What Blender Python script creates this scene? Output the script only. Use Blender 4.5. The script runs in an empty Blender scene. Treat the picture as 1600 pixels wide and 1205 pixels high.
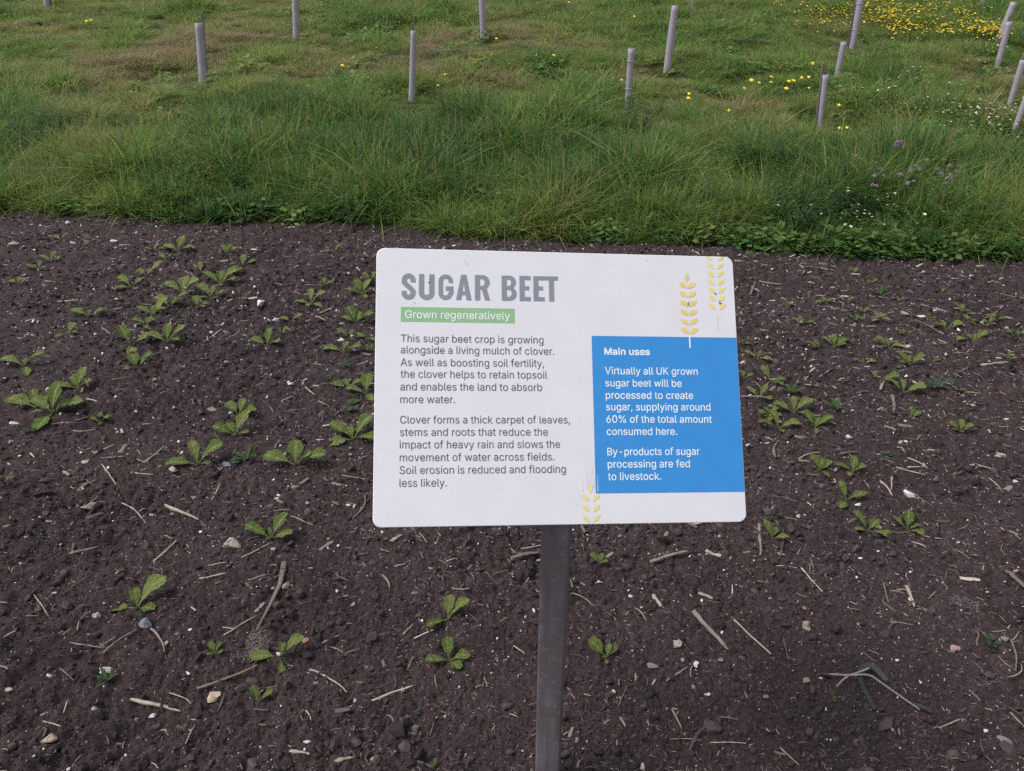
import bpy, bmesh, math, random, json
import numpy as np
from math import sin, cos, pi, radians, sqrt, atan2, hypot
from mathutils import Matrix, Vector, Euler

# ------------------------------------------------------------------ camera, world, sun, exposure
S = bpy.context.scene
COL = S.collection
F_PX = 1200.0                 # focal length in pixels of a 1600-wide frame
PITCH = radians(29.0)
CAM_H = 1.55
cam_d = bpy.data.cameras.new('camera')
cam_d.sensor_width = 36.0
cam_d.lens = 36.0 * F_PX / 1600.0
cam_d.clip_start = 0.05
cam_d.clip_end = 2000
cam = bpy.data.objects.new('camera', cam_d)
cam.location = (0, 0, CAM_H)
cam.rotation_euler = (radians(90) - PITCH, 0, 0)
COL.objects.link(cam)
S.camera = cam

SUN_EL, SUN_AZ = radians(58), radians(262)      # azimuth clockwise from +Y: high up on the camera's left
W = bpy.data.worlds.new('World')
S.world = W
W.use_nodes = True
nt = W.node_tree
bg = nt.nodes['Background']
sky = nt.nodes.new('ShaderNodeTexSky')
sky.sky_type = 'NISHITA'
sky.sun_disc = False
sky.sun_elevation = SUN_EL
sky.sun_rotation = SUN_AZ
sky.air_density = 1.0
sky.dust_density = 4.0
sky.ozone_density = 1.0
hs = nt.nodes.new('ShaderNodeHueSaturation')     # a thin overcast: the same sky with most of its blue washed out
hs.inputs['Saturation'].default_value = 0.30
nt.links.new(sky.outputs[0], hs.inputs['Color'])
nt.links.new(hs.outputs[0], bg.inputs['Color'])
bg.inputs['Strength'].default_value = 0.12
sd = bpy.data.lights.new('sun', 'SUN')
sd.energy = 1.2
sd.angle = radians(24)
sd.color = (1.0, 0.965, 0.965)
sun = bpy.data.objects.new('sun', sd)
dirv = Vector((sin(SUN_AZ) * cos(SUN_EL), cos(SUN_AZ) * cos(SUN_EL), sin(SUN_EL)))
sun.rotation_euler = dirv.to_track_quat('Z', 'Y').to_euler()
COL.objects.link(sun)
S.view_settings.view_transform = 'Standard'
S.view_settings.look = 'None'
S.view_settings.gamma = 1
S.view_settings.use_curve_mapping = False
S.view_settings.exposure = 0.56
try:
    S.cycles.max_bounces = 6
    S.cycles.diffuse_bounces = 3
    S.cycles.transparent_max_bounces = 4
    S.cycles.use_denoising = False
except Exception:
    pass

rnd = random.Random(7)
rng = np.random.default_rng(11)

# ------------------------------------------------------------------ noise and terrain
def _hash(ix, iy, seed):
    n = (ix.astype(np.int64) * 374761393 + iy.astype(np.int64) * 668265263 + seed * 1442695041) & 0x7fffffff
    n = ((n ^ (n >> 13)) * 1274126177) & 0x7fffffff
    n = ((n ^ (n >> 15)) * 461845907) & 0x7fffffff
    return ((n ^ (n >> 16)) & 0xffffff) / float(0xffffff)

def vnoise(x, y, seed=0):
    x = np.asarray(x, float); y = np.asarray(y, float)
    ix = np.floor(x); iy = np.floor(y)
    fx = x - ix; fy = y - iy
    fx = fx * fx * (3 - 2 * fx); fy = fy * fy * (3 - 2 * fy)
    a = _hash(ix, iy, seed); b = _hash(ix + 1, iy, seed)
    c = _hash(ix, iy + 1, seed); d = _hash(ix + 1, iy + 1, seed)
    return (a + (b - a) * fx) * (1 - fy) + (c + (d - c) * fx) * fy      # 0..1

def fbm(x, y, seed=0, octv=4):
    s = 0; a = .5; t = 0
    for k in range(octv):
        s = s + a * vnoise(x * 2 ** k + 13.7 * k, y * 2 ** k - 7.1 * k, seed + k)
        t += a; a *= .5
    return s / t

def worley(x, y, seed):
    x = np.asarray(x, float); y = np.asarray(y, float)
    ix = np.floor(x); iy = np.floor(y)
    best = np.full(x.shape, 9.0)
    for dx in (-1, 0, 1):
        for dy in (-1, 0, 1):
            cx = ix + dx; cy = iy + dy
            px = cx + _hash(cx, cy, seed); py = cy + _hash(cx, cy, seed + 77)
            best = np.minimum(best, (px - x) ** 2 + (py - y) ** 2)
    return np.sqrt(best)

# the line where the bed ends and the grass begins (x, y on the ground)
def ray(px, py):
    dx = (px - 800) / F_PX; dn = (py - 602.5) / F_PX
    return np.array([dx, cos(PITCH) - dn * sin(PITCH), -sin(PITCH) - dn * cos(PITCH)])
def flat(px, py, h=0.0):
    d = ray(px, py); t = (h - CAM_H) / d[2]
    return d[0] * t, d[1] * t
_e = [flat(*p) for p in [(0, 331), (80, 336), (150, 342), (250, 347), (330, 351), (420, 350), (520, 352), (600, 357), (720, 371), (820, 379), (900, 381),
                         (1050, 385), (1150, 387), (1190, 393), (1250, 402), (1350, 404), (1450, 408), (1600, 412)]]
_ex = np.array([-14.0, -7.0] + [p[0] for p in _e] + [6.0, 14.0]); _ey = np.array([6.6, 5.75] + [p[1] for p in _e] + [4.05, 3.3])
def edge(x):
    return np.interp(x, _ex, _ey)

def soil_z(x, y):
    x = np.asarray(x, float); y = np.asarray(y, float)
    wx = x + .03 * (vnoise(x * 9, y * 9, 3) - .5); wy = y + .03 * (vnoise(x * 9, y * 9, 4) - .5)
    z = .045 * (fbm(x * 1.1, y * 1.1, 5, 3) - .5)
    z += .030 * (fbm(wx * 7, wy * 7, 9, 3) - .5)
    rough = np.clip(fbm(x * 2.2, y * 2.2, 21, 2) * 2.2 - .45, .25, 1.25)
    w1 = worley(wx * 17, wy * 17, 31); z += rough * .020 * np.sqrt(np.clip(.62 - w1, 0, 1) / .62)
    w2 = worley(wx * 42 + 5, wy * 42, 32); z += rough * .0105 * np.sqrt(np.clip(.6 - w2, 0, 1) / .6)
    w3 = worley(wx * 95 + 5, wy * 95, 33); z += .0045 * np.sqrt(np.clip(.6 - w3, 0, 1) / .6)
    z += .004 * (vnoise(x * 120, y * 120, 41) - .5)
    return z

def turf_z(x, y):
    x = np.asarray(x, float); y = np.asarray(y, float)
    d = np.maximum(y - edge(x), 0)
    dd = np.minimum(d, 26)
    z = .02 + .08 * dd - .0
    z += .10 * (fbm(x * .55, y * .55, 61, 3) - .5) * np.clip(d / 1.5, 0, 1) + .16 * (fbm(x * 1.7, y * 1.7, 63, 2) - .5) * np.clip(d / .8, 0, 1)
    z += .03 * (vnoise(x * 3, y * 3, 62) - .5) * np.clip(d / .6, 0, 1)
    return z

def ground_z(x, y):
    return float(soil_z(np.array([x]), np.array([y]))[0]) if y < float(edge(x)) else float(turf_z(np.array([x]), np.array([y]))[0])

def on_ground(px, py):
    """where the sight line through a photograph pixel meets the terrain"""
    d = ray(px, py)
    t = .3
    while t < 60:
        x, y, z = d[0] * t, d[1] * t, CAM_H + d[2] * t
        if z < ((0 if y < float(edge(x)) else .02 + .08 * (y - float(edge(x))))):
            break
        t += .01 + t * .001
    for _ in range(3):
        x, y, z = d[0] * t, d[1] * t, CAM_H + d[2] * t
        g = ground_z(x, y)
        t += (z - g) / -d[2] * .8
    x, y = d[0] * t, d[1] * t
    return x, y, ground_z(x, y)
def depth(x, y, z):
    return y * cos(PITCH) - (z - CAM_H) * sin(PITCH)

# ------------------------------------------------------------------ object helpers
def props(o, label=None, cat=None, group=None, kind=None):
    if label: o['label'] = label
    if cat: o['category'] = cat
    if group: o['group'] = group
    if kind: o['kind'] = kind
    return o
def link(name, me, mat=None, parent=None, loc=None, rot=None, scl=None):
    if mat is not None and len(me.materials) == 0:
        me.materials.append(mat)
    o = bpy.data.objects.new(name, me)
    COL.objects.link(o)
    if parent is not None: o.parent = parent
    if loc is not None: o.location = loc
    if rot is not None: o.rotation_euler = rot
    if scl is not None: o.scale = scl
    return o
def empty(name, loc=(0, 0, 0), rot=(0, 0, 0)):
    o = bpy.data.objects.new(name, None)
    o.empty_display_size = .05
    COL.objects.link(o)
    o.location = loc; o.rotation_euler = rot
    return o
def mesh(name, v, f, smooth=False):
    me = bpy.data.meshes.new(name)
    me.from_pydata([tuple(p) for p in v], [], f)
    if smooth:
        me.polygons.foreach_set('use_smooth', [True] * len(me.polygons))
    me.update()
    return me
def np_mesh(name, v, quads, smooth=True):
    me = bpy.data.meshes.new(name)
    n = len(quads)
    me.vertices.add(len(v)); me.vertices.foreach_set('co', np.asarray(v, np.float32).ravel())
    me.loops.add(n * 4); me.loops.foreach_set('vertex_index', quads.astype(np.int32).ravel())
    me.polygons.add(n)
    me.polygons.foreach_set('loop_start', np.arange(0, n * 4, 4, dtype=np.int32))
    me.polygons.foreach_set('loop_total', np.full(n, 4, np.int32))
    if smooth: me.polygons.foreach_set('use_smooth', np.ones(n, bool))
    me.update(calc_edges=True)
    return me
def grid_quads(nr, nc):
    i = np.arange(nr * nc).reshape(nr, nc)
    return np.stack([i[:-1, :-1], i[:-1, 1:], i[1:, 1:], i[1:, :-1]], -1).reshape(-1, 4)
def float_attr(me, name, vals, dom='POINT', typ='FLOAT'):
    a = me.attributes.new(name, typ, dom)
    a.data.foreach_set('vector' if typ == 'FLOAT_VECTOR' else 'value', np.asarray(vals, np.float32 if typ != 'INT' else np.int32).ravel())

# ------------------------------------------------------------------ materials
def new_mat(name):
    m = bpy.data.materials.new(name); m.use_nodes = True
    return m, m.node_tree, m.node_tree.nodes['Principled BSDF']
def N(t, typ, **kw):
    n = t.nodes.new(typ)
    for k, v in kw.items():
        if k in n.inputs.keys(): n.inputs[k].default_value = v
        else: setattr(n, k, v)
    return n
def ramp(t, fac, stops):
    r = t.nodes.new('ShaderNodeValToRGB')
    e = r.color_ramp.elements
    e[0].position = stops[0][0]; e[0].color = (*stops[0][1], 1)
    e[1].position = stops[-1][0]; e[1].color = (*stops[-1][1], 1)
    for p, c in stops[1:-1]:
        q = e.new(p); q.color = (*c, 1)
    t.links.new(fac, r.inputs[0])
    return r.outputs[0]
def noise(t, scale, detail=4, rough=.6, coord='Object', dist=0):
    tc = t.nodes.new('ShaderNodeTexCoord')
    n = t.nodes.new('ShaderNodeTexNoise')
    n.inputs['Scale'].default_value = scale; n.inputs['Detail'].default_value = detail
    n.inputs['Roughness'].default_value = rough; n.inputs['Distortion'].default_value = dist
    t.links.new(tc.outputs[coord], n.inputs['Vector'])
    return n
def bump(t, b, height, strength, dist):
    bn = t.nodes.new('ShaderNodeBump'); bn.inputs['Strength'].default_value = strength; bn.inputs['Distance'].default_value = dist
    t.links.new(height, bn.inputs['Height']); t.links.new(bn.outputs[0], b.inputs['Normal'])
def mixc(t, fac, a, b, mode='MIX'):
    m = t.nodes.new('ShaderNodeMix'); m.data_type = 'RGBA'; m.blend_type = mode
    if isinstance(fac, float): m.inputs[0].default_value = fac
    else: t.links.new(fac, m.inputs[0])
    for s, v in ((6, a), (7, b)):
        if isinstance(v, tuple): m.inputs[s].default_value = (*v, 1)
        else: t.links.new(v, m.inputs[s])
    return m.outputs[2]
def attr(t, name, typ='GEOMETRY'):
    a = t.nodes.new('ShaderNodeAttribute'); a.attribute_name = name; a.attribute_type = typ
    return a.outputs['Fac']
def plain(name, col, rough=.7, spec=.3, var=0.0, vscale=40, bumps=0.0, bdist=.001):
    m, t, b = new_mat(name)
    b.inputs['Base Color'].default_value = (*col, 1); b.inputs['Roughness'].default_value = rough
    b.inputs['Specular IOR Level'].default_value = spec
    if var or bumps:
        n = noise(t, vscale, 5, .65)
        if var:
            t.links.new(ramp(t, n.outputs[0], [(.3, tuple(c * (1 - var) for c in col)), (.7, tuple(min(1, c * (1 + var)) for c in col))]), b.inputs['Base Color'])
        if bumps: bump(t, b, n.outputs[0], bumps, bdist)
    return m

# soil
def soil_material():
    m, t, b = new_mat('soil')
    n1 = noise(t, 3.0, 5, .6); n2 = noise(t, 70, 6, .8); n3 = noise(t, 260, 5, .8)
    c1 = ramp(t, n1.outputs[0], [(.3, (.036, .0265, .0295)), (.5, (.048, .034, .037)), (.72, (.063, .044, .046))])
    c2 = ramp(t, n2.outputs[0], [(.3, (.42, .40, .40)), (.5, (1, 1, 1)), (.70, (2.0, 1.9, 1.85))])
    c = mixc(t, 1.0, c1, c2, 'MULTIPLY')
    c3 = ramp(t, n3.outputs[0], [(.33, (.45, .43, .43)), (.55, (1.1, 1.07, 1.06)), (.70, (2.4, 2.3, 2.2))])
    c = mixc(t, .8, c, c3, 'MULTIPLY')
    t.links.new(c, b.inputs['Base Color'])
    b.inputs['Roughness'].default_value = .92; b.inputs['Specular IOR Level'].default_value = .25
    bump(t, b, n3.outputs[0], 1.0, .005)
    return m
M_SOIL = soil_material()
def crumb_material():
    m, t, b = new_mat('crumb')
    a = attr(t, 'tint', 'INSTANCER')
    c = ramp(t, a, [(0, (.020, .016, .0175)), (.4, (.040, .030, .032)), (.75, (.070, .053, .053)), (1, (.125, .100, .098))])
    n = noise(t, 3, 3, .7)
    c = mixc(t, .7, c, ramp(t, n.outputs[0], [(.3, (.6, .6, .6)), (.7, (1.5, 1.5, 1.5))]), 'MULTIPLY')
    t.links.new(c, b.inputs['Base Color']); b.inputs['Roughness'].default_value = .9; b.inputs['Specular IOR Level'].default_value = .25
    return m
M_CRUMB = crumb_material()
def litter_material():
    m, t, b = new_mat('litter')
    a = attr(t, 'tint', 'INSTANCER')
    c = ramp(t, a, [(0, (.06, .048, .043)), (.45, (.13, .10, .088)), (.8, (.25, .20, .17)), (1, (.45, .39, .34))])
    t.links.new(c, b.inputs['Base Color']); b.inputs['Roughness'].default_value = .8
    return m
M_LITTER = litter_material()
def speck_material():
    m, t, b = new_mat('white_speck')
    a = attr(t, 'tint', 'INSTANCER')
    c = ramp(t, a, [(0, (.2, .17, .165)), (.5, (.42, .37, .36)), (1, (.8, .75, .74))])
    t.links.new(c, b.inputs['Base Color']); b.inputs['Roughness'].default_value = .7
    return m
M_SPECK = speck_material()
def turf_material():
    m, t, b = new_mat('turf_earth')
    n1 = noise(t, 1.2, 5, .6); n2 = noise(t, 30, 6, .7)
    c1 = ramp(t, n1.outputs[0], [(.35, (.06, .085, .03)), (.6, (.10, .105, .045)), (.75, (.14, .11, .07))])
    c = mixc(t, .9, c1, ramp(t, n2.outputs[0], [(.3, (.35, .4, .35)), (.7, (1.4, 1.35, 1.2))]), 'MULTIPLY')
    t.links.new(c, b.inputs['Base Color']); b.inputs['Roughness'].default_value = 1; b.inputs['Specular IOR Level'].default_value = .1
    bump(t, b, n2.outputs[0], 1, .03)
    return m
M_TURF = turf_material()
def foliage_material(name, stops, trans=.5, spec=.3, rough=.5):
    """instance tint picks the plant's colour, the blade's own shade varies it"""
    m, t, b = new_mat(name)
    a = attr(t, 'tint', 'INSTANCER'); v = attr(t, 'shade')
    mt = t.nodes.new('ShaderNodeMath'); mt.operation = 'MULTIPLY_ADD'; mt.inputs[1].default_value = .56; mt.use_clamp = True
    t.links.new(v, mt.inputs[0])
    ms = t.nodes.new('ShaderNodeMath'); ms.operation = 'SUBTRACT'; ms.inputs[1].default_value = .28
    t.links.new(a, ms.inputs[0]); t.links.new(ms.outputs[0], mt.inputs[2])
    c = ramp(t, mt.outputs[0], stops)
    dry = attr(t, 'dry')
    c = mixc(t, dry, c, (.30, .25, .14))
    t.links.new(c, b.inputs['Base Color']); b.inputs['Roughness'].default_value = rough; b.inputs['Specular IOR Level'].default_value = spec
    tr = t.nodes.new('ShaderNodeBsdfTranslucent'); t.links.new(c, tr.inputs[0])
    mx = t.nodes.new('ShaderNodeMixShader'); mx.inputs[0].default_value = trans
    t.links.new(b.outputs[0], mx.inputs[1]); t.links.new(tr.outputs[0], mx.inputs[2])
    t.links.new(mx.outputs[0], t.nodes['Material Output'].inputs[0])
    return m
M_GRASS = foliage_material('grass', [(0, (.050, .115, .038)), (.22, (.105, .210, .050)), (.45, (.190, .305, .066)), (.6, (.255, .335, .078)), (.75, (.310, .305, .100)), (.88, (.31, .25, .14)), (1, (.36, .28, .18))])
M_WEED = foliage_material('weed', [(0, (.045, .115, .045)), (.4, (.110, .225, .060)), (.75, (.21, .32, .085)), (1, (.29, .31, .09))])
def leaf_material(name, base, tipc, rib):
    m, t, b = new_mat(name)
    uv = t.nodes.new('ShaderNodeTexCoord'); sp = t.nodes.new('ShaderNodeSeparateXYZ')
    t.links.new(uv.outputs['UV'], sp.inputs[0])
    d = t.nodes.new('ShaderNodeMath'); d.operation = 'SUBTRACT'; d.inputs[1].default_value = .5; t.links.new(sp.outputs[1], d.inputs[0])
    ab = t.nodes.new('ShaderNodeMath'); ab.operation = 'ABSOLUTE'; t.links.new(d.outputs[0], ab.inputs[0])
    n = noise(t, 5, 6, .7); oi = t.nodes.new('ShaderNodeObjectInfo')
    c = ramp(t, oi.outputs['Random'], [(0, base), (1, tipc)])
    c = mixc(t, .55, c, ramp(t, n.outputs[0], [(.3, (.78, .82, .78)), (.7, (1.22, 1.18, 1.2))]), 'MULTIPLY')
    f = ramp(t, ab.outputs[0], [(0, (1, 1, 1)), (.05, (.8, .8, .8)), (.11, (0, 0, 0))])
    c = mixc(t, f, c, rib)
    t.links.new(c, b.inputs['Base Color']); b.inputs['Roughness'].default_value = .5; b.inputs['Specular IOR Level'].default_value = .22
    bump(t, b, n.outputs[0], .8, .05)
    tr = t.nodes.new('ShaderNodeBsdfTranslucent'); t.links.new(c, tr.inputs[0])
    mx = t.nodes.new('ShaderNodeMixShader'); mx.inputs[0].default_value = .22
    t.links.new(b.outputs[0], mx.inputs[1]); t.links.new(tr.outputs[0], mx.inputs[2])
    t.links.new(mx.outputs[0], t.nodes['Material Output'].inputs[0])
    return m
M_BEET = leaf_material('beet_leaf', (.140, .210, .045), (.250, .300, .090), (.32, .36, .15))
M_DULL = leaf_material('weed_leaf', (.080, .150, .062), (.11, .18, .07), (.16, .20, .10))
M_BLUE = leaf_material('bluish_leaf', (.075, .135, .090), (.10, .16, .10), (.14, .20, .13))

# ------------------------------------------------------------------ the ground
def build_soil():
    NR, NC = 800, 1250
    u = np.linspace(-1, 1, NC)
    far_rows = np.linspace(-5.0, .42, 14)[:-1]
    t = np.linspace(0, 1, NR)
    # column positions at nominal distance
    Y = np.empty((NR, NC)); X = np.empty((NR, NC))
    nominal = .42 * (5.6 / .42) ** t
    a = .74 * nominal + .75
    X = a[:, None] * u[None, :] + 60 * (np.sign(u) * np.abs(u) ** 11)[None, :]
    E = edge(X) + .25
    Y = .42 * (E / .42) ** t[:, None]
    Z = soil_z(X, Y)
    # the soil dips away under the turf at the edge
    Z = Z - .05 * np.clip((Y - (edge(X) - .02)) / .2, 0, 1)
    v = np.stack([X, Y, Z], -1).reshape(-1, 3)
    q = grid_quads(NR, NC)
    me = np_mesh('soil_bed', v, q)
    o = link('soil_bed', me, M_SOIL); props(o, 'dark crumbly garden soil of the planting bed', kind='structure')
    return o
build_soil()
def build_turf():
    u = np.linspace(-1, 1, 260); t = np.linspace(0, 1, 260)
    T = t[:, None]
    X = (9 + 90 * T ** 3) * u[None, :] + (60 + 300 * T ** 4) * (np.sign(u) * np.abs(u) ** 5)[None, :]
    D = 20 * T + 480 * T ** 5
    Y = edge(X) - .03 + D
    Z = turf_z(X, Y)
    Z[0] -= .06
    me = np_mesh('grass_ground', np.stack([X, Y, Z], -1).reshape(-1, 3), grid_quads(260, 260))
    o = link('grass_ground', me, M_TURF); props(o, 'rough grassy ground rising beyond the bed', kind='structure')
    v = []
    for x in (-420, -9, 0, 9, 420): v.append(x)
    s = mesh('lower_ground', [(-400, -400, -.14), (400, -400, -.14), (400, 30, -.14), (-400, 30, -.14)], [(0, 1, 2, 3)])
    o = link('lower_ground', s, M_SOIL); props(o, 'dark earth around and behind the bed', kind='structure')
build_turf()

# ------------------------------------------------------------------ scattering (stuff only)
def scatter(name, sources, pts, idx, rot, scl, tint, label, cat):
    """one object of uncountable stuff: a point mesh whose points carry the source meshes"""
    c = bpy.data.collections.new(name + '_sources')
    for i, (me, mat) in enumerate(sources):
        if len(me.materials) == 0: me.materials.append(mat)
        so = bpy.data.objects.new('%s_source_%02d' % (name, i), me)
        c.objects.link(so)
    pm = bpy.data.meshes.new(name)
    pm.vertices.add(len(pts)); pm.vertices.foreach_set('co', np.asarray(pts, np.float32).ravel())
    float_attr(pm, 'pick', idx, typ='INT'); float_attr(pm, 'rot', rot, typ='FLOAT_VECTOR')
    float_attr(pm, 'scl', scl, typ='FLOAT_VECTOR'); float_attr(pm, 'tint', tint)
    o = link(name, pm); props(o, label, cat, kind='stuff')
    g = bpy.data.node_groups.new(name, 'GeometryNodeTree')
    g.interface.new_socket('Geometry', in_out='INPUT', socket_type='NodeSocketGeometry')
    g.interface.new_socket('Geometry', in_out='OUTPUT', socket_type='NodeSocketGeometry')
    gi = g.nodes.new('NodeGroupInput'); go = g.nodes.new('NodeGroupOutput')
    ci = g.nodes.new('GeometryNodeCollectionInfo'); ci.inputs['Collection'].default_value = c
    ci.inputs['Separate Children'].default_value = True; ci.inputs['Reset Children'].default_value = True
    ip = g.nodes.new('GeometryNodeInstanceOnPoints'); ip.inputs['Pick Instance'].default_value = True
    def na(n, ty):
        a = g.nodes.new('GeometryNodeInputNamedAttribute'); a.data_type = ty; a.inputs['Name'].default_value = n
        return a.outputs['Attribute']
    g.links.new(gi.outputs[0], ip.inputs['Points']); g.links.new(ci.outputs[0], ip.inputs['Instance'])
    g.links.new(na('pick', 'INT'), ip.inputs['Instance Index'])
    er = g.nodes.new('FunctionNodeEulerToRotation'); g.links.new(na('rot', 'FLOAT_VECTOR'), er.inputs[0])
    g.links.new(er.outputs[0], ip.inputs['Rotation']); g.links.new(na('scl', 'FLOAT_VECTOR'), ip.inputs['Scale'])
    g.links.new(ip.outputs[0], go.inputs[0])
    md = o.modifiers.new('scatter', 'NODES'); md.node_group = g
    return o

def rock_mesh(name, seed, sub=1, flatz=.6, jit=.28):
    r = random.Random(seed)
    bm = bmesh.new(); bmesh.ops.create_icosphere(bm, subdivisions=sub, radius=.5)
    ph = [r.uniform(0, 9) for _ in range(9)]
    for v in bm.verts:
        p = v.co.normalized()
        k = 1 + jit * (sin(3.1 * p.x + ph[0]) * sin(2.7 * p.y + ph[1]) + .6 * sin(5.3 * p.z + ph[2] + 3 * p.x)) + jit * .35 * r.uniform(-1, 1)
        v.co = Vector((p.x * .5 * k, p.y * .5 * k * .85, p.z * .5 * k * flatz))
    for _ in range(5):                                  # broken faces: everything beyond a plane is pressed onto it
        nrm = Vector((r.gauss(0, 1), r.gauss(0, 1), r.gauss(0, .7))).normalized(); lim = r.uniform(.24, .36)
        for v in bm.verts:
            k = v.co.dot(nrm) - lim
            if k > 0: v.co -= nrm * k * .9
    me = bpy.data.meshes.new(name); bm.to_mesh(me); bm.free()
    return me

def bed_points(n, power=1.0, dmin=.75, margin=1.7):
    """points of the bed, denser near the camera, where single crumbs can be seen"""
    uu = rng.random(n)
    if power == 1.0: d = dmin * (5.6 / dmin) ** uu
    else:
        p = 1 - power; d = (dmin ** p + uu * (5.6 ** p - dmin ** p)) ** (1 / p)
    x = (rng.random(n) * 2 - 1) * (.72 * d + margin)
    ok = d < edge(x) - .01
    x = x[ok]; y = d[ok]
    return x, y

def build_crumbs():
    src = [(rock_mesh('crumb_%d' % i, 100 + i, 1, .75, .3), M_CRUMB) for i in range(8)]
    x, y = bed_points(255000, 1.0)
    n = len(x)
    z = soil_z(x, y)
    s = .0026 * (1 - rng.random(n)) ** (-.40) * np.clip(y / 1.6, .9, 2.2)
    s = np.minimum(s, .030)
    dens = fbm(x * 3, y * 3, 77, 3)
    s *= np.clip(.6 + dens * .9, .6, 1.5) * 1.15
    s *= np.where(y > 2.2, .82, 1)
    scl = np.stack([s * rng.uniform(.7, 1.4, n), s * rng.uniform(.7, 1.3, n), s * rng.uniform(.5, 1.0, n)], -1)
    scatter('soil_crumbs', src, np.stack([x, y, z + s * .12], -1), rng.integers(0, 8, n), rng.random((n, 3)) * [6.28, .8, 6.28], scl,
            np.clip(rng.normal(.42, .2, n), 0, 1), 'loose dark soil crumbs and clods over the whole bed', 'soil')
    src = [(rock_mesh('speck_%d' % i, 140 + i, 1, .7, .25), M_SPECK) for i in range(4)]
    x, y = bed_points(22500, 1.0)
    n = len(x); z = soil_z(x, y)
    s = .0022 * (1 - rng.random(n)) ** (-.36) * np.clip(y / 1.5, .8, 2.4); s = np.minimum(s, .019)
    scl = np.stack([s * rng.uniform(.8, 1.5, n), s, s * .8], -1)
    scatter('white_grit', src, np.stack([x, y, z + s * .3], -1), rng.integers(0, 4, n), rng.random((n, 3)) * [.6, .6, 6.28], scl,
            rng.random(n) ** 1.3, 'tiny white and grey grit grains strewn over the dark soil', 'grit')
def fibre_mesh(name, seed, w=.05, curve=.12):
    r = random.Random(seed); v = []; f = []; n = 5
    a = r.uniform(-1, 1) * curve; b = r.uniform(-.5, .5) * curve; k = r.uniform(.0, .05)
    for i in range(n):
        t = i / (n - 1) - .5
        ww = w * (.55 + .45 * cos(t * 2.4)) * r.uniform(.8, 1.2)
        y = a * (4 * t * t - .5) + b * sin(t * 6); z = k * (1 - 4 * t * t)
        for (dy, dz) in ((-ww, -ww * .3), (0, ww * .6), (ww, -ww * .3)):
            v.append((t, y + dy, z + dz))
    for i in range(n - 1):
        for j in range(3):
            q = i * 3; f.append((q + j, q + (j + 1) % 3, q + 3 + (j + 1) % 3, q + 3 + j))
    f += [(2, 1, 0), ((n - 1) * 3, (n - 1) * 3 + 1, (n - 1) * 3 + 2)]
    return mesh(name, v, f)
def build_litter():
    src = [(fibre_mesh('fibre_%d' % i, 200 + i, w=[.018, .028, .04, .07, .02, .13][i % 6]), M_LITTER) for i in range(12)]
    x, y = bed_points(45000, 1.0)
    keep = rng.random(len(x)) < np.clip(fbm(x * 1.5, y * 1.5, 88, 3) * 2.2 - .30 + .22 * x, .25, 1)
    x = x[keep]; y = y[keep]; n = len(x); z = soil_z(x, y)
    L = .0085 * (1 - rng.random(n)) ** (-.44) * np.clip(y / 1.7, .8, 2.3); L = np.minimum(L, .05)
    rot = np.stack([rng.normal(0, .2, n), rng.normal(0, .16, n), rng.random(n) * 6.28], -1)
    scatter('straw_litter', src, np.stack([x, y, z + .0022 + L * .03], -1), rng.integers(0, 12, n), rot, np.stack([L, L, L], -1),
            np.clip(rng.beta(1.6, 2.2, n) * (1.1 + .05 * y), 0, 1), 'short bits of straw and root fibre scattered over the soil', 'plant litter')
build_crumbs()
build_litter()
# ------------------------------------------------------------------ grass, weeds and small flowers beyond the bed
def plant_mesh(name, parts):
    """parts: list of (verts, faces, shade, dry)"""
    v = []; f = []; sh = []; dr = []
    for pv, pf, s, d in parts:
        o = len(v); v += pv; f += [tuple(i + o for i in q) for q in pf]
        sh += [s] * len(pv); dr += [d] * len(pv)
    me = mesh(name, v, f); float_attr(me, 'shade', sh); float_attr(me, 'dry', dr)
    return me
def blade(r, bx, by, h, w, az, lean, droop, shade, dry, segs=4):
    v = []; f = []
    dx, dy = cos(az), sin(az); tw = az + pi / 2 + r.uniform(-.9, .9); px, py = cos(tw), sin(tw)
    kx = r.uniform(-.12, .12) * h
    for i in range(segs + 1):
        t = i / segs
        out = (lean * t + droop * t * t) * h
        z = h * (t - .55 * droop * t * t - .18 * lean * t)
        X = bx + dx * out - dy * kx * t * t; Y = by + dy * out + dx * kx * t * t
        if i == segs: v.append((X, Y, z))
        else:
            ww = w * (1 - .75 * t) * .5 if t > .15 else w * .42
            v.append((X - px * ww, Y - py * ww, z)); v.append((X + px * ww, Y + py * ww, z))
    for i in range(segs - 1): f.append((2 * i, 2 * i + 1, 2 * i + 3, 2 * i + 2))
    f.append((2 * segs - 2, 2 * segs - 1, 2 * segs))
    return v, f, shade, dry
def grass_clump(name, seed, n, h, rad, w, lean, droop, dryf):
    r = random.Random(seed); P = []
    for _ in range(n):
        a = r.uniform(0, 2 * pi); q = rad * sqrt(r.random())
        hh = h * r.uniform(.35, 1.0) * (1.15 - .4 * q / rad)
        az = a + r.gauss(0, .9)
        P.append(blade(r, q * cos(a), q * sin(a), hh, w * r.uniform(.6, 1.3), az, abs(r.gauss(0, lean)), abs(r.gauss(0, droop)), r.random(),
                       (r.uniform(.35, 1) if r.random() < dryf else 0), 4))
    return plant_mesh(name, P)
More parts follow.
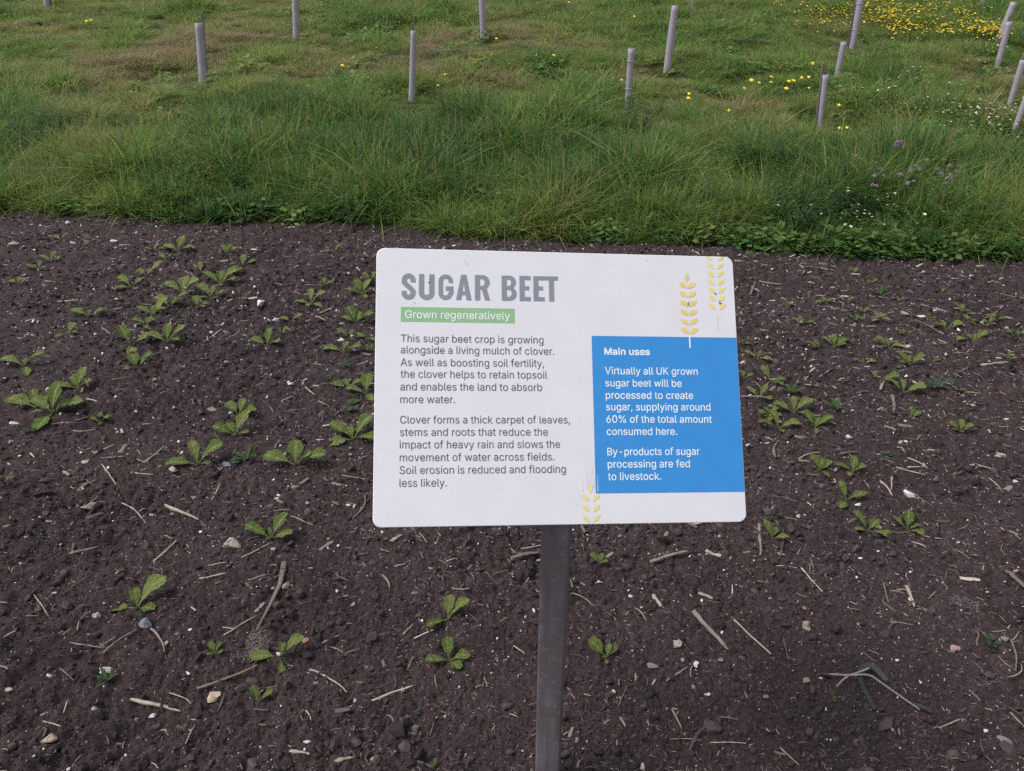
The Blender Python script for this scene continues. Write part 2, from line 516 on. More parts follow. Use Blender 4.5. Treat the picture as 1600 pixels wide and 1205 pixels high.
def leaflet(c, az, el, L, w, shade, dry=0, roll=0):
    dx, dy, dz = cos(az) * cos(el), sin(az) * cos(el), sin(el)
    px, py, pz = -sin(az) * cos(roll), cos(az) * cos(roll), sin(roll)
    x, y, z = c
    v = [(x, y, z), (x + dx * L * .5 + px * w, y + dy * L * .5 + py * w, z + dz * L * .5 + pz * w), (x + dx * L, y + dy * L, z + dz * L * .8), (x + dx * L * .5 - px * w, y + dy * L * .5 - py * w, z + dz * L * .5 - pz * w)]
    return v, [(0, 1, 2, 3)], shade, dry
def feather_weed(name, seed, h, rad, stems=9, per=26, L=.022):
    r = random.Random(seed); P = []
    for _ in range(stems):
        az = r.uniform(0, 2 * pi); q = rad * sqrt(r.random()); bx, by = q * cos(az), q * sin(az); hh = h * r.uniform(.5, 1)
        lean = r.uniform(0, .5)
        P.append(blade(r, bx, by, hh, .004, az, lean, .1, .2, 0))
        for k in range(per):
            t = .15 + .85 * k / per
            out = (lean * t + .1 * t * t) * hh
            c = (bx + cos(az) * out, by + sin(az) * out, hh * (t - .055 * t * t - .18 * lean * t))
            a2 = k * 2.4 + r.uniform(-.4, .4); LL = L * r.uniform(.7, 1.5) * (1.25 - .7 * t)
            P.append(leaflet(c, a2, r.uniform(-.2, .7), LL, LL * .22, r.uniform(0, .8), 0, r.uniform(-.4, .4)))
            P.append(leaflet((c[0] + cos(a2) * LL * .6, c[1] + sin(a2) * LL * .6, c[2] + .2 * LL), a2 + r.choice((-1, 1)) * .8, .3, LL * .6, LL * .15, r.random()))
    return plant_mesh(name, P)
def broad_weed(name, seed, n, rad, h, L):
    r = random.Random(seed); P = []
    for _ in range(n):
        az = r.uniform(0, 2 * pi); q = rad * sqrt(r.random()); z = h * r.uniform(.3, 1) * (1.1 - .6 * q / rad)
        P.append(leaflet((q * cos(az), q * sin(az), z), r.uniform(0, 6.3), r.uniform(-.5, .6), L * r.uniform(.5, 1.3), L * .3 * r.uniform(.7, 1.2), r.random(), 0, r.uniform(-.5, .5)))
    return plant_mesh(name, P)
def flower_head(name, seed, n, R, stem, petal, core):
    r = random.Random(seed); v = []; f = []; mi = []
    def add(pv, pf, m):
        o = len(v); v.extend(pv); f.extend([tuple(i + o for i in q) for q in pf]); mi.extend([m] * len(pf))
    tx, ty = r.uniform(-.03, .03), r.uniform(-.03, .03)
    w = .0014
    add([(-w, 0, 0), (w, 0, 0), (w + tx, ty, stem), (-w + tx, ty, stem)], [(0, 1, 2, 3)], 2)
    add([(0, -w, 0), (0, w, 0), (tx, w + ty, stem), (tx, -w + ty, stem)], [(0, 1, 2, 3)], 2)
    for k in range(n):
        a = 2 * pi * k / n + r.uniform(-.1, .1); e = r.uniform(.1, .45); q = pi / n * 1.25
        pv = [(tx, ty, stem), (tx + R * .7 * cos(a - q), ty + R * .7 * sin(a - q), stem + R * .7 * sin(e)), (tx + R * cos(a), ty + R * sin(a), stem + R * sin(e) * .9), (tx + R * .7 * cos(a + q), ty + R * .7 * sin(a + q), stem + R * .7 * sin(e))]
        add(pv, [(0, 1, 2, 3)], 0)
    m = 7; cr = R * .36
    ring = [(tx + cr * cos(2 * pi * k / m), ty + cr * sin(2 * pi * k / m), stem + R * .22) for k in range(m)]
    add(ring + [(tx, ty, stem + R * .5)], [(k, (k + 1) % m, m) for k in range(m)], 1)
    me = mesh(name, v, f)
    for mm in (petal, core, M_STEM): me.materials.append(mm)
    me.polygons.foreach_set('material_index', mi)
    return me
M_STEM = plain('flower_stem', (.07, .12, .035), .6)
M_YEL = plain('yellow_petal', (.88, .70, .06), .6); M_YELC = plain('yellow_core', (.85, .55, .03), .7)
M_WHT = plain('white_petal', (.72, .72, .62), .6); M_WHTC = plain('pale_core', (.50, .50, .22), .7)
M_PNK = plain('pink_petal', (.50, .30, .50), .6); M_PNKC = plain('pink_core', (.30, .10, .25), .7)

# patches seen in the photograph: (pixel x, pixel y, radius in pixels across, flattening, change of tint)
TINTS = [(360, 70, 90, .5, .20), (270, 60, 50, .5, .30), (560, 105, 80, .35, .30), (430, 115, 50, .3, .25), (340, 65, 30, .4, .25), (800, 40, 90, .3, .20), (90, 110, 110, .3, .08), (700, 130, 130, .3, .20), (690, 70, 70, .3, .18), (480, 95, 60, .3, .18), (830, 150, 60, .5, .17), (1030, 165, 80, .35, .24), (1150, 170, 60, .3, .28),
         (890, 75, 70, .3, .12), (1000, 118, 60, .3, .30), (1190, 70, 60, .25, .22), (1300, 80, 60, .3, .16), (1500, 90, 90, .25, .26), (1560, 180, 60, .45, .30), (1230, 170, 60, .5, .12), (780, 280, 45, .8, .20), (200, 170, 140, .3, .10),
         (60, 40, 120, .5, .06), (850, 92, 26, .4, -.28), (490, 88, 40, .5, -.05), (20, 170, 60, .7, -.25), (140, 200, 120, .3, -.12), (470, 170, 120, .5, -.16), (320, 200, 90, .6, -.18), (1100, 290, 160, .5, -.10), (960, 250, 160, .5, -.12),
         (1250, 260, 120, .6, -.22), (380, 320, 70, .5, -.28), (510, 325, 60, .5, -.20), (720, 200, 60, .5, -.22), (870, 190, 80, .5, -.16), (1420, 140, 130, .5, -.12), (1480, 160, 60, .5, -.10), (1400, 60, 40, .4, -.10), (1020, 20, 250, .15, -.10),
         (620, 20, 120, .25, -.10), (1180, 60, 60, .3, -.04), (1450, 380, 150, .35, -.18), (1250, 385, 110, .3, -.16), (80, 300, 100, .4, .04), (640, 310, 60, .4, .05), (940, 330, 80, .5, .06), (1540, 330, 90, .5, .02), (1130, 340, 50, .6, .10), (1170, 320, 45, .7, .10)]
_tp = []
for px, py, r_, fl, dt in TINTS:
    x, y, z = on_ground(px, py + (25 if py > 180 else 6)); k = depth(x, y, z) / F_PX
    x2, y2, z2 = on_ground(px, max(-60, py - r_ * fl))
    _tp.append((x, y, r_ * k, max(.2, (y2 - y)), dt))
def tint_at(x, y):
    t = .45 + .85 * (fbm(x * .9, y * .9, 91, 3) - .5) + .30 * (vnoise(x * 4, y * 4, 95) - .5)
    d = y - edge(x)
    t += np.where(d < 2.0, -.07, .05)
    for cx, cy, rx, ry, dt in _tp:
        t = t + (dt * 1.55 if dt > 0 else dt) * np.exp(-(((x - cx) / rx) ** 2 + ((y - cy) / ry) ** 2))
    return t

GUARD_FEET = [on_ground(px, py + 5)[:2] for px, py in ((317, 122), (462, 60), (643, 153), (755, 60), (1043, 95), (980, 163), (1280, 200), (1307, 117), (1331, 71), (1559, 58), (1556, 106), (1577, 160), (1582, 206))]
def near_guard(x, y):
    # the grass round and just before each tree guard is short
    m = np.ones(len(x))
    for gx, gy in GUARD_FEET:
        m = np.minimum(m, .38 + .62 * np.clip(np.hypot((x - gx) / .35, (y - gy + .28) / .55) - .35, 0, 1))
    return m
def build_grass():
    GC = []
    for i in range(4): GC.append(grass_clump('tall_%d' % i, 400 + i, 44, .34, .065, .0095, .48, .75, .06))        # 0-3 lush, arching
    for i in range(4): GC.append(grass_clump('mid_%d' % i, 410 + i, 52, .19, .085, .0075, .6, .7, .07))         # 4-7
    for i in range(4): GC.append(grass_clump('low_%d' % i, 420 + i, 80, .095, .11, .0055, .9, .6, .10))           # 8-11
    for i in range(3): GC.append(grass_clump('thatch_%d' % i, 430 + i, 60, .10, .11, .0045, 1.1, .8, .40))        # 12-14
    src = [(m, M_GRASS) for m in GC]
    n = 49000
    uu = rng.random(n); dmin, dmax = 4.0, 25.0
    y = dmin * (dmax / dmin) ** (uu ** 1.0)
    x = (rng.random(n) * 2 - 1) * (.70 * y + 3.0)
    d = y - edge(x)
    ok = d > .01 + .05 * rng.random(n)
    x, y, d = x[ok], y[ok], d[ok]
    t = tint_at(x, y) + rng.normal(0, .10, len(x))
    # lush strip of about two metres, then shorter grass with mossy, thatched patches
    rr = rng.random(len(x)); lush = np.clip(1.25 - d / 1.9 + .8 * (fbm(x * .8, y * .8, 97, 2) - .5), 0, 1)
    lush = np.maximum(lush, .55 * np.clip((.5 - t) * 3, 0, 1))
    ty = np.where(rr < lush * .8, rng.integers(0, 4, len(x)), np.where(rr < .35 + lush * .5, rng.integers(4, 8, len(x)), rng.integers(8, 12, len(x))))
    th = (t > .62) & (rng.random(len(x)) < (t - .5) * 2.6)
    ty = np.where(th, rng.integers(12, 15, len(x)), ty)
    # the bed's edge: short blades hanging over the soil
    nb = (d < .22) & (ty < 4); ty = np.where(nb & (rng.random(len(x)) < .6), rng.integers(4, 8, len(x)), ty)
    patch = fbm(x * 1.3 + 3, y * 1.3, 99, 3)
    s = rng.uniform(.7, 1.2, len(x)) * (1 + .03 * np.clip(y - 7, 0, 14)) * np.clip(.72 + .35 * d, .7, 1) * np.clip(-.1 + 1.35 * patch + .9 * (vnoise(x * 3.2, y * 3.2, 101)) * 1.0, .45, 1.6)
    s = s * near_guard(x, y) ** .5
    hz = s * near_guard(x, y) * rng.uniform(.8, 1.2, len(x)) * np.where(d > 3.5, .8, 1)
    z = turf_z(x, y) - .005
    rot = np.stack([rng.normal(0, .12, len(x)), rng.normal(0, .12, len(x)), rng.random(len(x)) * 6.28], -1)
    scatter('grass', src, np.stack([x, y, z], -1), ty, rot, np.stack([s, s, hz], -1), np.clip(t, 0, 1), 'rough green and straw coloured grass covering the ground beyond the bed', 'grass')
    # tussocks: bigger tufts of long arching blades with dark gaps between them
    TC = [(grass_clump('tussock_%d' % i, 436 + i, 75, .42, .080, .0092, .50, .85, .07), M_GRASS) for i in range(4)]
    m = 2050
    yy = 4.3 * (13 / 4.3) ** (rng.random(m) ** 1.4); xx = (rng.random(m) * 2 - 1) * (.72 * yy + 3); dd = yy - edge(xx)
    ok = (dd > .16) & (rng.random(m) < np.clip(1.3 - dd / 3.2, .05, 1)); xx = xx[ok]; yy = yy[ok]; dd = dd[ok]; q = len(xx)
    ts = rng.uniform(.5, 1.15, q) * np.clip(.68 + .3 * dd, .6, 1)
    ts = ts * near_guard(xx, yy) ** 1.3
    scatter('grass_tussocks', TC, np.stack([xx, yy, turf_z(xx, yy) - .01], -1), rng.integers(0, 4, q), np.stack([rng.normal(0, .2, q), rng.normal(0, .2, q), rng.random(q) * 6.28], -1), np.stack([ts, ts, ts * rng.uniform(.7, 1.05, q)], -1),
            np.clip(tint_at(xx, yy) + rng.normal(.04, .19, q), 0, 1), 'long arching tufts of grass along the near side of the meadow', 'grass')
    # weeds among the grass
    WS = [(feather_weed('feather_%d' % i, 440 + i, .30, .07), M_WEED) for i in range(3)] + [(broad_weed('broad_%d' % i, 450 + i, [110, 60, 45][i], .15, [.10, .13, .16][i], [.030, .050, .075][i]), M_WEED) for i in range(3)] + \
         [(feather_weed('bushy_%d' % i, 460 + i, .42, .10, 12, 34, .034), M_WEED) for i in range(2)]
    X = []; I = []; Sc = []; T = []
    def drop(px, py, spread, fl, num, kinds, sc, tt):
        cx, cy, cz = on_ground(px, py); k = depth(cx, cy, cz) / F_PX; x2, y2, z2 = on_ground(px, py - spread * fl); ry = max(.1, y2 - cy)
        for _ in range(int(num * 1.5)):
            x_ = cx + rnd.gauss(0, spread * k * .6); y_ = cy + rnd.gauss(0, ry * .6)
            if y_ < float(edge(x_)) + .04: y_ = float(edge(x_)) + rnd.uniform(.04, .15)
            X.append((x_, y_, ground_z(x_, y_) - .005)); I.append(rnd.choice(kinds)); Sc.append(sc * rnd.uniform(.7, 1.3)); T.append(tt + rnd.gauss(.10, .18))
    for a in ((375, 335, 60, .3, 26, (0, 3, 4, 5), .8, .15), (330, 340, 40, .3, 10, (3, 4), .8, .2), (520, 345, 55, .3, 22, (0, 3, 4, 5), .7, .2), (1200, 385, 60, .25, 34, (3, 4, 5), .75, .3), (1290, 392, 70, .25, 34, (3, 4, 5), .8, .3),
              (1400, 396, 70, .25, 30, (3, 4, 5, 0), .8, .35), (1530, 400, 70, .25, 30, (3, 4, 5, 0), .7, .3), (1100, 380, 50, .2, 14, (3, 4, 5), .6, .4), (140, 335, 60, .2, 12, (3, 4, 5), .5, .4), (200, 338, 60, .2, 12, (3, 4, 5), .5, .4),
              (340, 270, 55, .8, 16, (0, 1, 2, 6), .85, .12), (240, 265, 55, .6, 10, (0, 1, 2), .8, .2), (470, 240, 90, .5, 14, (0, 1, 2), .8, .25), (870, 260, 110, .5, 20, (0, 1, 2, 6), .85, .2), (1250, 310, 70, .6, 18, (0, 6, 7), .85, .1),
              (1190, 290, 60, .6, 10, (0, 1, 6), .8, .2), (1010, 300, 100, .4, 14, (0, 1, 2), .8, .25), (1400, 320, 80, .4, 16, (0, 1, 7), .8, .3), (720, 250, 60, .6, 10, (0, 1, 2), .8, .15), (790, 315, 35, .7, 10, (3, 4, 5, 1), .9, .95),
              (30, 230, 60, .8, 18, (0, 1, 6), .9, .1), (100, 250, 70, .6, 10, (0, 1), .8, .2), (640, 350, 60, .2, 10, (3, 4), .5, .4), (900, 375, 100, .15, 20, (3, 4, 5), .5, .4), (1480, 230, 90, .5, 10, (3, 4), .9, .3),
              (850, 98, 22, .4, 26, (3, 4, 5), .9, .35), (1130, 60, 60, .4, 14, (3, 4, 5), 1.0, .4), (600, 60, 120, .5, 26, (3, 4, 5), 1.0, .5), (1480, 210, 100, .3, 40, (3, 4, 5), .7, .5)):
        drop(*a)
    m = 1800
    yy = 4.4 * (24 / 4.4) ** rng.random(m); xx = (rng.random(m) * 2 - 1) * (.7 * yy + 1)
    ok = yy > edge(xx) + .06
    for x_, y_ in zip(xx[ok], yy[ok]):
        X.append((x_, y_, ground_z(x_, y_) - .005)); I.append(rnd.choice((3, 4, 5, 3, 4, 5, 0))); Sc.append(rnd.uniform(.5, 1.0)); T.append(rnd.uniform(.25, .9))
    n = len(X); Sc = np.array(Sc)
    scatter('meadow_weeds', WS, X, I, np.stack([rng.normal(0, .1, n), rng.normal(0, .1, n), rng.random(n) * 6.28], -1), np.stack([Sc, Sc, Sc * rng.uniform(.8, 1.1, n)], -1), np.clip(T, 0, 1),
            'dark feathery and broad leaved weeds mixed into the grass', 'weeds')
    # loose pale stalks
    def stalk(name, seed):
        r = random.Random(seed)
        return plant_mesh(name, [blade(r, 0, 0, 1.0, .012, 0, r.uniform(.1, .6), r.uniform(.2, 1.1), .5, r.uniform(.75, 1), 6)])
    SS = [(stalk('stalk_%d' % i, 470 + i), M_GRASS) for i in range(6)]
    m = 800
    yy = 4.3 * (20 / 4.3) ** (rng.random(m) ** 1.5); xx = (rng.random(m) * 2 - 1) * (.7 * yy + 1)
    ok = yy > edge(xx) + .03; xx = xx[ok]; yy = yy[ok]; n = len(xx)
    L = rng.uniform(.12, .42, n); wd = rng.uniform(.22, .5, n)
    scatter('dry_stalks', SS, np.stack([xx, yy, turf_z(xx, yy) + rng.uniform(0, .12, n)], -1), rng.integers(0, 6, n), np.stack([rng.normal(0, .9, n), rng.normal(0, .9, n), rng.random(n) * 6.28], -1),
            np.stack([L * .8, np.full(n, .42), L * .8], -1), rng.uniform(.5, .9, n), 'dry straw coloured grass stalks standing and leaning in the green grass', 'dry grass')
    # carpets of small flowers
    def carpet(name, spots, src, label, cat, smin, smax):
        P = []
        for (px, py, sx, sy, num) in spots:
            for _ in range(num):
                qx, qy = px + rnd.gauss(0, sx), py + rnd.gauss(0, sy)
                if qy < -25: continue
                x_, y_, z_ = on_ground(qx, qy + 8)
                if y_ < float(edge(x_)) + .1 or y_ > 30: continue
                P.append((x_, y_, z_))
        n = len(P); s = rng.uniform(smin, smax, n)
        scatter(name, src, P, rng.integers(0, len(src), n), np.stack([rng.normal(0, .25, n), rng.normal(0, .25, n), rng.random(n) * 6.28], -1), np.stack([s, s, (1.0 if 'yellow' in name else 1.45) * s * rng.uniform(.8, 1.2, n)], -1), rng.random(n), label, cat)
    carpet('yellow_flower_carpet', [(1380, 31, 30, 6, 403), (1400, 39, 14, 3.5, 191), (1335, 24, 30, 6, 127), (1290, 34, 22, 7, 106), (1265, 22, 14, 6, 46), (1450, 50, 22, 6, 127), (1480, 58, 18, 6, 85), (1530, 57, 18, 4, 170), (1500, 38, 25, 5, 148),
                                    (1455, 20, 30, 4, 116), (1420, 12, 35, 5, 85), (1545, 58, 10, 4, 85), (1350, 8, 40, 4, 52), (1225, 8, 25, 7, 33), (1540, 35, 12, 8, 25), (1300, 45, 30, 8, 33), (1555, 80, 12, 8, 16)],
           [(flower_head('yellow_bloom_%d' % i, 480 + i, 8, .0135, .17, M_YEL, M_YELC), None) for i in range(3)], 'dense carpet of small yellow flowers in the grass near the top right', 'flowers', .75, 1.3)
    carpet('white_flower_carpet', [(495, 12, 25, 10, 30), (500, 22, 12, 6, 14), (545, 32, 20, 8, 14), (600, 45, 25, 10, 16), (580, 80, 35, 14, 16), (700, 50, 12, 5, 6), (445, 20, 20, 14, 8), (430, 60, 40, 25, 6), (860, 15, 60, 14, 14), (960, 20, 80, 18, 14),
                                   (640, 130, 80, 25, 10), (20, 8, 60, 6, 4), (1230, 15, 60, 10, 22), (1300, 30, 60, 18, 26), (1525, 192, 30, 12, 60), (1475, 186, 35, 7, 26), (1560, 200, 20, 9, 30), (1430, 190, 30, 10, 12), (1370, 170, 22, 9, 22),
                                   (1425, 128, 12, 4, 14), (1400, 75, 60, 10, 8), (1530, 130, 30, 15, 22), (1570, 95, 20, 15, 10), (1480, 235, 50, 15, 14), (1330, 350, 50, 14, 22), (1390, 345, 45, 16, 22), (1310, 370, 40, 12, 18), (1200, 350, 30, 14, 10), (1560, 330, 40, 25, 10), (1000, 130, 150, 30, 8)],
           [(flower_head('white_bloom_%d' % i, 490 + i, 7, .010, .13, M_WHT, M_WHTC), None) for i in range(3)], 'tiny white clover and daisy flowers dotted through the grass', 'flowers', .6, 1.15)
build_grass()

